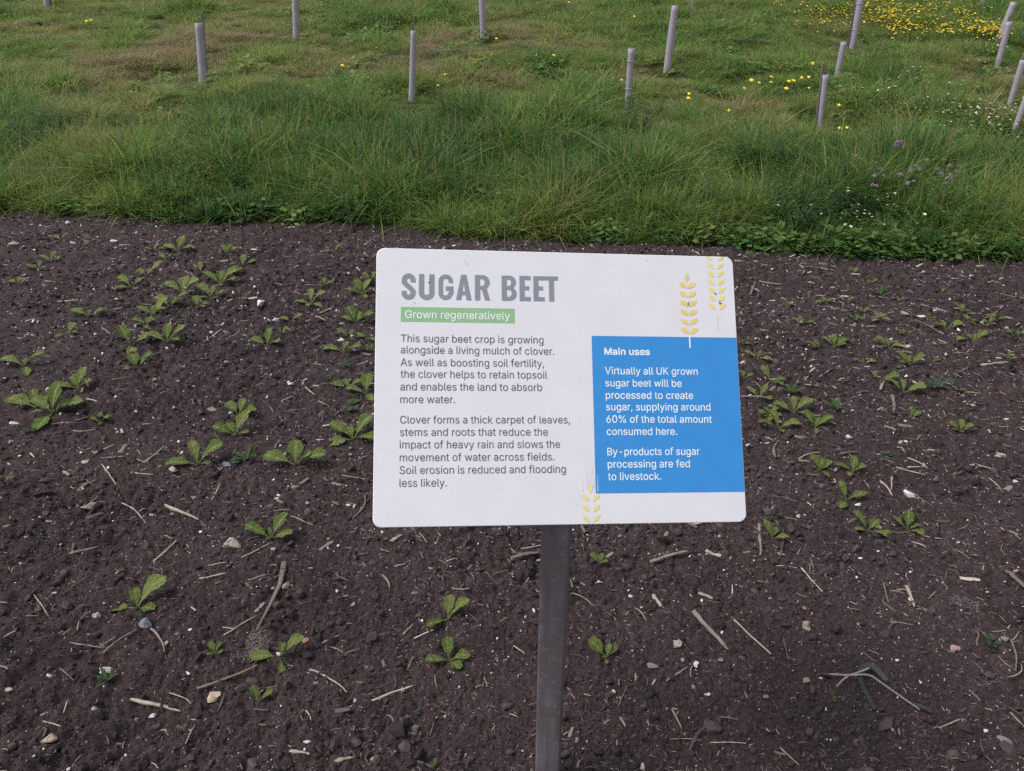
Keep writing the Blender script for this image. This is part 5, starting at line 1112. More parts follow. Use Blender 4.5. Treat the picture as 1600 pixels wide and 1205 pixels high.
for a in (
 (362, 848, 27, 'pale', 'pale round stone left of the wide seedling at lower left', 'stone', .75, 1.1, 20), (335, 1085, 24, 'cream', 'smooth cream coloured oval pebble near the bottom left', 'pebble', .6, 1.3, 60), (167, 1044, 22, 'white', 'white flat stone behind the small weed at lower left', 'stone', .5, 1.5, 10),
 (226, 973, 25, 'blue', 'blue grey angular stone below the long leaved seedling', 'stone', .6, 1.3, -10), (152, 961, 14, 'pale', 'pale round pebble left of the long leaved seedling', 'pebble', .8, 1.1), (79, 1150, 24, 'cream', 'wedge shaped cream and orange stone at bottom left', 'stone', .5, 1.8, 30),
 (78, 1055, 12, 'white', 'small white pebble left of the narrow weed', 'pebble'), (14, 1078, 11, 'pale', 'pale pebble at the left edge near the bottom', 'pebble'), (9, 1062, 11, 'grey', 'grey pebble at the left edge near the bottom', 'pebble'), (239, 1117, 12, 'white', 'flat white pebble below the pale stick', 'pebble', .5, 1.5),
 (214, 1123, 9, 'grey', 'small grey chip left of the flat white pebble', 'pebble'), (140, 787, 26, 'tan', 'flat pinkish tan stone chip at left', 'stone', .4, 1.7, 20), (12, 822, 22, 'orange', 'orange brown flat stone at the left edge', 'stone', .5, 1.8, -10), (332, 642, 15, 'pink', 'pinkish pointed pebble left of the row of seedlings', 'pebble', .9, 1.0),
 (242, 592, 9, 'pink', 'small pink pebble between the clump and the row at left', 'pebble'), (22, 660, 13, 'white', 'pale chip by the left edge below the largest clump', 'pebble', .5, 1.6), (272, 737, 15, 'pale', 'pale stone under the tip of the lowest row leaf', 'pebble', .7, 1.2), (134, 721, 12, 'pale', 'pale double pebble at left between two straws', 'pebble'),
 (356, 724, 18, 'blue', 'blue grey smudged stone beside the leafy weed', 'stone', .4, 1.2), (408, 471, 18, 'white', 'white upright chip in the bare soil left of the sign', 'stone', .9, 1.2, 70), (432, 500, 12, 'white', 'white pebble left of the flat two leaved seedling', 'pebble', .6, 1.4), (535, 506, 10, 'pale', 'pale round pebble left of the spreading seedling', 'pebble'),
 (535, 531, 12, 'white', 'white pebble under the seedling left of the sign', 'pebble'), (545, 426, 9, 'pale', 'small pale pebble in the bare soil near the grass', 'pebble'), (178, 376, 12, 'white', 'white flat stone in the far left soil near the grass', 'pebble', .4, 1.8), (21, 378, 20, 'pale', 'long pale stone at the far left edge near the grass', 'stone', .3, 2.4),
 (115, 380, 9, 'white', 'white pebble right of the first seedling at far left', 'pebble'), (107, 348, 9, 'white', 'white pebble close to the grass edge at far left', 'pebble'), (54, 389, 6, 'white', 'bright white grain near the left pair of seedlings', 'pebble'), (455, 598, 12, 'white', 'white oval pebble in the middle left soil', 'pebble', .5, 1.8),
 (446, 709, 10, 'grey', 'grey pebble behind the three armed seedling', 'pebble'), (461, 760, 16, 'tan', 'flat tan chip below the three armed seedling', 'stone', .4, 1.5), (305, 776, 10, 'grey', 'grey curled chip above the pale round stone', 'pebble'), (433, 778, 8, 'white', 'pale pebble above the seedling by the round stone', 'pebble'),
 (548, 711, 7, 'pink', 'small pink grain below the five leaved seedling', 'pebble'), (545, 788, 11, 'white', 'white rectangular chip left of the lower sign corner', 'pebble', .4, 1.8), (448, 914, 16, 'tan', 'brown pink stone beside the woody root', 'stone', .7, 1.3, 20), (478, 1000, 14, 'orange', 'broken reddish brick chip right of the toothed seedling', 'stone', .6, 1.2, 40),
 (495, 1067, 8, 'grey', 'small grey pebble below the long bent straw', 'pebble', .8, 1), (648, 925, 12, 'grey', 'flat grey flake of stone in the soil below the sign', 'pebble', .4, 2.0), (480, 1158, 11, 'white', 'pale flat pebble near the bottom edge, left of centre', 'pebble', .5, 1.5),
 (652, 1112, 20, 'dark', 'dark blue black stone near the bottom, left of the post', 'stone', .5, 1.6), (585, 1188, 13, 'pale', 'pale ridged pebble near the bottom edge, left of the post', 'pebble', .6, 1.1), (1058, 1004, 19, 'pale', 'pale angular stone right of the post and left of the big sticks', 'stone', .6, 1.1, 40),
 (1087, 1036, 14, 'white', 'white broken chip below the pale angular stone', 'pebble', .6, 1.3, 60), (1016, 1038, 22, 'grey', 'pair of flat grey chips right of the bright seedling', 'pebble', .4, 2.0), (1125, 1030, 10, 'grey', 'round grey pebble at the foot of the thick stick', 'pebble'), (1106, 1084, 9, 'white', 'small white pebble below the broken chip', 'pebble'),
 (985, 931, 7, 'white', 'small white grain right of the post', 'pebble'), (1004, 1198, 13, 'pale', 'pale striped pebble at the bottom edge right of the post', 'pebble', .6, 1.2, 60), (1111, 1130, 36, 'clod', 'large dull clod like stone behind the curved root', 'stone', .5, 1.2), (1419, 771, 19, 'white', 'bright white stone above the pair of round leaved seedlings', 'stone', .6, 1.4, -40),
 (1373, 823, 14, 'white', 'white flake behind the left of the round leaved pair', 'pebble', .4, 1.6, -30), (1340, 789, 10, 'white', 'pale pebble under the toothed seedling', 'pebble'), (1325, 682, 14, 'white', 'white pointed chip below the narrow leaved weed', 'pebble', .5, 1.4, -40), (1565, 711, 18, 'pale', 'pale grey stone at the right side', 'stone', .6, 1.4),
 (1573, 762, 22, 'grey', 'long grey rock at the right side', 'stone', .5, 1.8), (1586, 751, 9, 'white', 'small white pebble above the long grey rock', 'pebble'), (1572, 654, 10, 'white', 'white chip near the right edge above the pale stone', 'pebble', .4, 1.7), (1414, 658, 7, 'white', 'white oval grain near the weak seedling', 'pebble'),
 (1521, 632, 9, 'pale', 'small pale chip right of centre in the right soil', 'pebble'), (1259, 976, 19, 'tan', 'tan flat stone right of the long straw', 'stone', .6, 1.1, 70), (1257, 949, 10, 'orange', 'small orange brown chip above the tan flat stone', 'pebble', .5, 1.3, 60), (1489, 1013, 19, 'pink', 'pinkish brown angular stone at lower right', 'stone', .6, 1.3, 20),
 (1259, 1062, 14, 'tan', 'tan broken clod left of the lone sprout', 'stone', .6, 1.1), (1197, 1088, 11, 'grey', 'grey pebble left of the sprout at lower right', 'pebble'), (1422, 936, 12, 'cream', 'cream chip resting on a split stick', 'pebble', .6, 1.3, 70), (1588, 891, 9, 'pink', 'pinkish pebble at the right edge', 'pebble'), (1438, 1066, 6, 'white', 'white grain right of the black strip', 'pebble'),
 (1230, 691, 6, 'white', 'white grain below the tight seedling cluster', 'pebble'), (1541, 1141, 9, 'white', 'small white chip near the bottom right', 'pebble'), (1571, 1157, 24, 'grey', 'wedge shaped grey rock at the bottom right', 'stone', .6, 1.5, -40),
 (1570, 997, 12, 'grey', 'grey brown lump beside the dry stalk bundle', 'pebble'), (1414, 490, 14, 'pale', 'pale clod near the fallen straw at right', 'pebble', .5, 1.5), (1573, 512, 10, 'pale', 'pale pebble by the seedling at the right edge', 'pebble'), (1462, 485, 9, 'white', 'white end of stone near the fallen straw', 'pebble'),
 (1264, 427, 9, 'white', 'white flat chip near the grass right of the sign', 'pebble', .4, 1.8), (1418, 541, 8, 'white', 'bright white fleck right of the fanned seedling', 'pebble'), (1155, 400, 5, 'white', 'tiny white grain at the sign top right corner', 'pebble'), (1437, 493, 14, 'white', 'white torn flake beside the fallen straw', 'pebble', .35, 1.8, -20)):
    stone(*a)

# ------------------------------------------------------------------ sticks and straws
def stick_mesh(name, L, w, bend, seed, rough=.12, sides=7, nseg=9, flatk=.8, taper=.25):
    r = random.Random(seed); v = []; f = []
    pa, pb = r.uniform(0, 6), r.uniform(0, 6)
    for i in range(nseg):
        t = i / (nseg - 1); s = t - .5
        cy = bend * L * (1 - 4 * s * s) + .010 * L * sin(7 * t + pa) * (1 if bend else .4); cz = .01 * L * sin(6 * t + pb)
        ww = w * .5 * (1 - taper * t) * (1 + rough * r.uniform(-1, 1))
        if i in (0, nseg - 1): ww *= .75
        for j in range(sides):
            a = 2 * pi * j / sides; k = 1 + rough * r.uniform(-1, 1)
            v.append((s * L + (r.uniform(-.4, .4) * w if i in (0, nseg - 1) else 0), cy + ww * k * cos(a), cz + ww * k * flatk * sin(a)))
    for i in range(nseg - 1):
        for j in range(sides): q = i * sides; f.append((q + j, q + (j + 1) % sides, q + sides + (j + 1) % sides, q + sides + j))
    f += [tuple(range(sides))[::-1], tuple(range((nseg - 1) * sides, nseg * sides))]
    return mesh(name, v, f, True)
def wood(name, col, var=.35):
    m, t, b = new_mat(name)
    tc = t.nodes.new('ShaderNodeTexCoord'); mp = t.nodes.new('ShaderNodeMapping'); mp.inputs['Scale'].default_value = (40, 420, 420)
    t.links.new(tc.outputs['Object'], mp.inputs[0]); n = t.nodes.new('ShaderNodeTexNoise'); n.inputs['Scale'].default_value = 1; n.inputs['Detail'].default_value = 5; t.links.new(mp.outputs[0], n.inputs['Vector'])
    t.links.new(ramp(t, n.outputs[0], [(.3, tuple(c * (1 - var) for c in col)), (.7, tuple(min(1, c * (1 + var)) for c in col))]), b.inputs['Base Color'])
    b.inputs['Roughness'].default_value = .8; bump(t, b, n.outputs[0], .4, .001)
    return m
WOOD = {'grey': wood('wood_grey', (.20, .17, .155)), 'tan': wood('wood_tan', (.32, .26, .21)), 'pale': wood('wood_pale', (.47, .41, .36)), 'dark': wood('wood_dark', (.085, .066, .060)), 'brown': wood('wood_brown', (.15, .11, .095))}
def stick(x0, y0, x1, y1, w, col, label, bend=0.0, name=None, lift=.3):
    a = on_ground(x0, y0); c = on_ground(x1, y1); A, B = Vector(a), Vector(c); mid = (A + B) / 2
    k = depth(*mid) / F_PX; Lw = (B - A).length; W_ = max(w * k * (.85 if w > 5 else .7), .0011)
    name = name or ('twig' if col in ('dark', 'brown') else ('straw' if w < 6 else 'stick'))
    me = stick_mesh(name, Lw, W_ * (1.15 if w > 6 else .85), bend * .8, int(x0 + y0 * 3), .22, sides=5, taper=.5)
    me.polygons.foreach_set('use_smooth', [False] * len(me.polygons))
    mid.z = max(mid.z, ground_z(mid.x, mid.y)) + W_ * lift + .0015
    d = (B - A).normalized()
    o = link(name, me, WOOD[col], None, mid, (0, -math.asin(d.z), atan2(d.y, d.x)))
    props(o, label, name, {'twig': 'dark twigs lying on the soil', 'straw': 'pale straws lying on the soil', 'stick': 'sticks lying on the soil'}.get(name))
for a in (
 (205, 1095, 281, 1112, 9, 'tan', 'thick pale mottled stick at lower left, above the flat white pebble'), (1083, 960, 1135, 1016, 11, 'grey', 'thick grey brown stick right of the post, left of the long straw'), (1146, 969, 1203, 1024, 6, 'tan', 'long straight straw right of the thick grey stick'),
 (1016, 883, 1073, 866, 9, 'grey', 'short thick stick below the sign, right of the post', .03), (1103, 865, 1123, 875, 7, 'tan', 'short stub of straw right of the short thick stick'), (1042, 1065, 1074, 1044, 6, 'grey', 'grey stick piece below the pale angular stone'), (1050, 1110, 1065, 1140, 6, 'grey', 'short grey stick left of the large clod'),
 (1077, 1174, 1122, 1130, 6, 'dark', 'curved dark root across the large clod', .14), (1110, 1161, 1166, 1162, 4, 'pale', 'thin pale straw lying level near the bottom right of the post'), (1049, 1155, 1096, 1158, 2.5, 'tan', 'very thin straw left of the level pale one', .03), (966, 1105, 980, 1072, 4, 'brown', 'brown splinter below the bright seedling'),
 (1251, 891, 1284, 928, 4.5, 'pale', 'pale straw with a bright end, right of the bottom sign corner'), (1415, 918, 1427, 950, 7, 'tan', 'split tan stick under the cream chip', .05), (1380, 912, 1391, 955, 5, 'brown', 'upright brown splinter left of the split stick'), (1466, 1139, 1499, 1126, 5, 'tan', 'tan straw piece at lower right'),
 (1390, 973, 1426, 978, 3, 'tan', 'thin tan straw level in the lower right soil', .04), (1218, 1169, 1248, 1197, 4.5, 'tan', 'straw at the bottom edge right of the post'), (1549, 988, 1571, 987, 3, 'tan', 'short level straw by the small clover sprout'), (1580, 1005, 1592, 988, 3, 'tan', 'short straw at the right edge'),
 (1573, 1060, 1594, 1040, 4, 'tan', 'bent stalk of the dry bundle at the right edge', -.2), (1578, 1005, 1586, 1052, 6, 'brown', 'upright brown stalk of the dry bundle', .04), (1578, 1115, 1600, 1138, 6, 'grey', 'grey stick cut by the right edge near the bottom'), (1553, 1200, 1530, 1160, 3, 'brown', 'curved thin root at the bottom right', .2),
 (1392, 751, 1391, 771, 5, 'tan', 'upright straw stub left of the bright white stone'), (1375, 754, 1394, 776, 6, 'tan', 'curled flat straw left of the bright white stone', .08), (1420, 769, 1458, 793, 3.5, 'brown', 'thin brown stalk running from the bright white stone'), (1399, 735, 1443, 747, 5, 'tan', 'tan straw above the bright white stone'),
 (1417, 716, 1449, 733, 5, 'tan', 'kinked straw above the tan one', .08), (1418, 730, 1445, 731, 4, 'pale', 'short straw crossing the kinked one'), (1393, 622, 1396, 646, 7, 'brown', 'flat brown bark strip right of the cluster', .02), (1374, 612, 1381, 598, 6, 'tan', 'short tan stick beside the lying seedling'),
 (1530, 573, 1572, 574, 6, 'tan', 'thick level straw at far right'), (1509, 614, 1532, 614, 4, 'tan', 'flat straw beside the small pale seedling'), (1488, 554, 1509, 554, 3, 'tan', 'thin level straw left of the thick one'), (1257, 603, 1288, 604, 4, 'tan', 'slightly curved straw above the tight cluster', -.08),
 (1280, 592, 1293, 582, 3, 'tan', 'short slanting straw above the curved one'), (1157, 624, 1202, 624, 5, 'tan', 'long pale straw touching the blue box edge', .03), (1248, 718, 1281, 707, 5, 'tan', 'pale bent straw right of the blue box', .08), (1210, 719, 1215, 693, 6, 'brown', 'curved brown stalk right of the blue box', .1),
 (1222, 780, 1245, 787, 3, 'grey', 'grey straw above the sign corner at right'), (1200, 811, 1221, 820, 3, 'grey', 'thin straw behind the upright seedling'), (1185, 821, 1187, 870, 7, 'grey', 'upright grey stick below the bottom right sign corner', .02), (1216, 875, 1223, 830, 4, 'dark', 'dark curved twig beside the upright seedling', -.06),
 (1212, 886, 1246, 889, 3, 'pale', 'pale curved straw below the upright seedling', .12), (1312, 712, 1338, 709, 6, 'brown', 'brown bark flake above the bushy seedlings'), (1440, 838, 1471, 844, 3, 'pale', 'pale straw right of the round leaved pair'), (1424, 848, 1447, 857, 5, 'tan', 'withered tan leaf strip below the round leaved pair', .1),
 (1439, 477, 1487, 491, 4, 'tan', 'fallen straw at the right below the grass'), (1511, 491, 1536, 487, 3, 'pale', 'pale straw behind the diagonal pair'), (1430, 500, 1475, 525, 3, 'brown', 'thin brown stem right of the torn flake'), (1186, 443, 1220, 447, 4, 'tan', 'straw right of the sign top corner', -.04), (1249, 417, 1254, 430, 3, 'pale', 'hooked white straw near the grass', .15),
 (1172, 464, 1180, 440, 6, 'brown', 'upright brown stalk by the sign top corner'), (1262, 416, 1282, 414, 3, 'brown', 'short brown straw near the grass'), (1560, 467, 1600, 469, 3, 'tan', 'thin straw at the far right edge'), (1277, 529, 1298, 508, 3, 'brown', 'dark forked twig above the touching pair'),
 (1527, 731, 1550, 735, 6, 'tan', 'crumpled tan strip left of the long grey rock'), (1544, 749, 1562, 765, 4, 'tan', 'thin stalk touching the long grey rock'), (1556, 668, 1574, 667, 2.5, 'pale', 'short white straw far right'),
 (258, 790, 309, 813, 7, 'tan', 'pale straight stick upper left, above the round stone'), (190, 786, 229, 818, 5, 'tan', 'crooked straw left of the straight stick', .05), (160, 727, 183, 760, 4.5, 'tan', 'slanting straw at left below the largest clump'), (147, 711, 178, 697, 6, 'tan', 'tan straw right of the double pebble'), (226, 727, 258, 701, 5, 'tan', 'long slanting straw left of the lowest row seedling'),
 (212, 743, 240, 747, 3, 'pale', 'thin white straw below the long slanting one', -.05), (165, 718, 194, 717, 4, 'grey', 'grey level straw right of the tan one'), (332, 782, 344, 758, 4.5, 'tan', 'short straw above the pale round stone'), (48, 710, 54, 716, 5, 'white' if False else 'pale', 'short white stub at left'), (136, 625, 152, 628, 5, 'pale', 'stub of pale straw under the largest clump'),
 (80, 664, 128, 663, 4, 'brown', 'brown straw under the hanging leaf of the largest clump', .03), (115, 675, 150, 673, 3, 'tan', 'forked root fibre below the largest clump', -.1), (250, 619, 262, 612, 3, 'pale', 'short pale straw left of the pointed pebble'), (176, 599, 206, 591, 3.5, 'brown', 'dark straw right of the largest clump'), (364, 588, 398, 577, 3, 'brown', 'dark slanting straw above the row'),
 (92, 473, 122, 471, 6, 'tan', 'flat pale straw at left, above the long armed seedling', .02), (72, 444, 99, 441, 5, 'tan', 'flat tan straw right of the white one at the left'), (34, 438, 46, 436, 4, 'pale', 'white straw piece at the left edge'), (203, 517, 243, 520, 4.5, 'tan', 'pale level straw above the bent leaf seedling'), (160, 515, 173, 524, 3, 'tan', 'short slanting straw left of the level one'),
 (327, 527, 346, 515, 4, 'pale', 'white tipped straw in the bare soil left of the sign'), (478, 449, 492, 448, 3, 'pale', 'short straw behind the bushy curled seedling'), (500, 491, 515, 484, 5, 'tan', 'straw right of the curled seedling'), (494, 495, 508, 502, 5, 'tan', 'second straw under the first right of the curled seedling', .05), (187, 385, 205, 384, 4, 'pale', 'pale flat straw near the grass at left'),
 (570, 385, 580, 378, 3, 'pale', 'short pale straw near the sign top left corner'), (557, 420, 562, 426, 4, 'pale', 'short slanting straw left of the sign'), (440, 631, 458, 620, 3.5, 'pale', 'curved pale straw in the middle left soil', .12), (477, 606, 491, 619, 3, 'pale', 'slanting pale straw in the middle left soil'), (498, 629, 515, 637, 3.5, 'tan', 'tan straw left of the clover plant'),
 (535, 746, 583, 753, 4, 'tan', 'long thin straw reaching the sign left edge'), (553, 811, 570, 775, 6, 'brown', 'curved brown root left of the lower sign corner', -.15), (455, 808, 489, 822, 4, 'tan', 'straw right of the seedling by the round stone', .03), (427, 800, 454, 797, 3, 'tan', 'thin level straw above the seedling by the round stone', .06), (316, 716, 348, 738, 3, 'tan', 'thin stalk left of the blue grey smudge'),
 (240, 880, 276, 847, 6, 'tan', 'slanting pale straw left of the pale round stone'), (378, 872, 424, 849, 5, 'tan', 'slanting straw below the seedling by the round stone'), (110, 871, 150, 855, 7, 'grey', 'grey stick with frayed end at left'), (313, 906, 353, 898, 6, 'tan', 'reddish brown straw below the pale round stone'), (326, 885, 354, 881, 5, 'tan', 'flat straw above the reddish one'),
 (163, 1022, 214, 987, 6, 'brown', 'curved brown twig below the long leaved seedling', .1), (236, 985, 256, 1020, 6, 'grey', 'bent grey twig right of the blue grey stone', .1), (109, 1002, 170, 1012, 3, 'tan', 'thin bent fibre left of the curved twig', -.06), (98, 929, 148, 895, 3, 'brown', 'long thin dark stem at left'), (57, 938, 79, 970, 4, 'tan', 'thin tan straw at the left'),
 (121, 985, 143, 957, 3, 'tan', 'curved fibre left of the pale round pebble', .2), (310, 1080, 400, 1043, 7, 'brown', 'long grey brown twig above the cream pebble', -.04), (265, 1084, 299, 1101, 4, 'tan', 'bent straw left of the cream pebble', .08), (287, 1171, 306, 1134, 4, 'tan', 'bent straw near the bottom left of the two leaved seedling', .04), (102, 1119, 108, 1101, 4, 'pale', 'short pale straw at bottom left'),
 (70, 1133, 98, 1142, 5, 'tan', 'straw above the wedge shaped stone'), (96, 1050, 117, 1068, 4, 'brown', 'brown straw right of the small white pebble'), (0, 945, 12, 943, 6, 'tan', 'orange brown stick end at the left edge'), (350, 998, 400, 966, 5, 'tan', 'long straw behind the dry root tuft', -.03), (484, 1050, 541, 1084, 6, 'tan', 'long bent straw right of the toothed seedling', .10),
 (581, 1097, 645, 1073, 6, 'pale', 'long pale straw in the soil left of the post'), (648, 999, 678, 986, 5, 'pale', 'straw under the nibbled seedling'), (630, 995, 645, 979, 4, 'tan', 'short straw left of the nibbled seedling'), (504, 1007, 528, 996, 6, 'grey', 'grey flat straw right of the brick chip'), (515, 1011, 536, 1020, 3, 'tan', 'thin bent straw below the grey flat one', .06),
 (454, 1175, 483, 1180, 7, 'tan', 'flat twisted straw at the bottom left', .03), (525, 1192, 552, 1186, 8, 'tan', 'crumpled tan bark at the bottom edge'), (478, 1113, 486, 1128, 5, 'tan', 'short curved straw near the bottom', .1), (398, 1112, 421, 1112, 4, 'grey', 'grey straw under the two leaved seedling'), (400, 1095, 432, 1075, 4, 'tan', 'arched stalk behind the two leaved seedling', .3),
 (612, 848, 628, 838, 8, 'tan', 'flat wood chip below the sign, left part', .02), (570, 844, 590, 840, 4, 'brown', 'thin brown straw below the lower left sign corner'), (656, 836, 668, 852, 3, 'tan', 'slanting straw just under the sign'), (744, 880, 776, 915, 4, 'brown', 'dark slanting twig left of the post', .04), (706, 921, 728, 924, 4, 'tan', 'curved pale straw left of the post', -.1),
 (815, 862, 848, 853, 4.5, 'pale', 'pale straw ending at the post'), (800, 881, 838, 873, 10, 'brown', 'flat brown bark left of the post', .03), (893, 927, 928, 947, 3, 'tan', 'curved thin straw right of the post', .08), (895, 905, 918, 916, 3.5, 'tan', 'short thin straw close to the post'), (802, 1010, 820, 1022, 3.5, 'pale', 'pale straw pair left of the post lower down'),
 (616, 886, 634, 882, 3, 'pale', 'short straw in the soil under the sign'), (599, 902, 609, 920, 6, 'grey', 'curled grey chip under the sign', .12), (698, 880, 712, 876, 3, 'pale', 'short pale straw under the sign centre'), (672, 1150, 678, 1130, 4, 'brown', 'brown splinter below the dark stone')):
    if len(a) > 6: stick(*a)
for pts, w, lab in ((((445, 880), (438, 915), (422, 950), (400, 990)), 9, 'woody branched root left of the brown pink stone'),):
    P = [Vector(on_ground(*p)) + Vector((0, 0, .006)) for p in pts]
    for i in range(1):
        v = []; f = []; r = random.Random(5); sides = 7
        for j, p in enumerate(P):
            k = depth(*p) / F_PX; ww = w * k * .5 * (1 - .2 * j)
            d = (P[min(j + 1, 3)] - P[max(j - 1, 0)]).normalized(); sd_ = Vector((-d.y, d.x, 0)).normalized(); up = Vector((0, 0, 1))
            for q in range(sides):
                a = 2 * pi * q / sides; v.append(p + sd_ * cos(a) * ww * r.uniform(.8, 1.2) + up * sin(a) * ww * .6)
        for j in range(3):
            for q in range(sides): f.append((j * sides + q, j * sides + (q + 1) % sides, (j + 1) * sides + (q + 1) % sides, (j + 1) * sides + q))
        f += [tuple(range(sides)), tuple(range(3 * sides, 4 * sides))[::-1]]
        o = link('woody_root', mesh('woody_root', v, f, True), WOOD['brown']); props(o, lab, 'root')

# tuft of dry roots and the dry husk over the black strip
def tuft(px, py, span, label, n, seed, hgt=.02):
    r = random.Random(seed); x, y, z = on_ground(px, py); k = depth(x, y, z) / F_PX; R = span * k * .5; P = []
    for _ in range(n):
        a = r.uniform(0, 6.3); q = R * sqrt(r.random()) * .6
        P.append(blade(r, q * cos(a) * 1.5, q * sin(a) * 1.5, R * r.uniform(.15, .5), .0010, r.uniform(0, 6.3), r.uniform(.8, 2.6), r.uniform(.3, 1.4), .5, 1, 6))
    me = plant_mesh('dry_root_tuft', P); o = link('dry_root_tuft', me, WOOD['grey'], None, (x, y, z)); props(o, label, 'roots')
tuft(391, 1005, 60, 'tuft of fine dry roots left of the toothed seedling', 150, 3)
tuft(1510, 945, 46, 'withered grass tuft at the right, above the pinkish stone', 50, 4)
def ribbon(name, pts, w, col, label, cat, th=.0015, lift=.006):
    P = [Vector(on_ground(*p[:2])) + Vector((0, 0, lift + (p[2] if len(p) > 2 else 0))) for p in pts]
    Q = []
    for i in range(len(P) - 1):
        for t in (0, .33, .66):
            p0, p1, p2, p3 = P[max(i - 1, 0)], P[i], P[i + 1], P[min(i + 2, len(P) - 1)]
            Q.append(.5 * ((2 * p1) + (p2 - p0) * t + (2 * p0 - 5 * p1 + 4 * p2 - p3) * t * t + (3 * p1 - 3 * p2 + p3 - p0) * t ** 3))
    Q.append(P[-1]); v = []; f = []
    for j, p in enumerate(Q):
        k = depth(*p) / F_PX; d = (Q[min(j + 1, len(Q) - 1)] - Q[max(j - 1, 0)]).normalized(); s_ = Vector((-d.y, d.x, .25)).normalized() * w * k * .5 * (1 if 0 < j < len(Q) - 1 else .6)
        u_ = Vector((0, 0, th))
        v += [p - s_, p + s_, p + s_ + u_, p - s_ + u_]
    for j in range(len(Q) - 1):
        for q in range(4): f.append((j * 4 + q, j * 4 + (q + 1) % 4, j * 4 + 4 + (q + 1) % 4, j * 4 + 4 + q))
    f += [(3, 2, 1, 0), tuple(range(len(v) - 4, len(v)))]
    o = link(name, mesh(name, v, f, False), col); props(o, label, cat)
ribbon('plastic_strip', [(1366, 1112), (1352, 1088, .004), (1340, 1062, .012), (1352, 1051, .02), (1368, 1056, .016), (1384, 1070, .006)], 9, plain('black_plastic', (.024, .025, .029), .5, .5, .2, 50), 'looped black plastic strip half buried at lower right', 'plastic strip')
ribbon('dry_husk', [(1292, 1058, .006), (1325, 1064, .014), (1352, 1068, .024), (1372, 1078, .02), (1402, 1092, .006), (1436, 1112, 0)], 2.4, WOOD['grey'], 'long withered tan leaf lying across the black plastic strip', 'dry leaf', .001)
ribbon('dry_husk', [(1306, 1076, 0), (1320, 1066, .012), (1340, 1062, .022), (1354, 1058, .026)], 2.4, WOOD['grey'], 'short curled tan leaf crossing the left of the black strip', 'dry leaf', .001)
ribbon('plastic_strip', [(1425, 1103), (1440, 1110, .004), (1455, 1116)], 6, bpy.data.materials['black_plastic'], 'thin black strip end right of the looped strip', 'plastic strip')

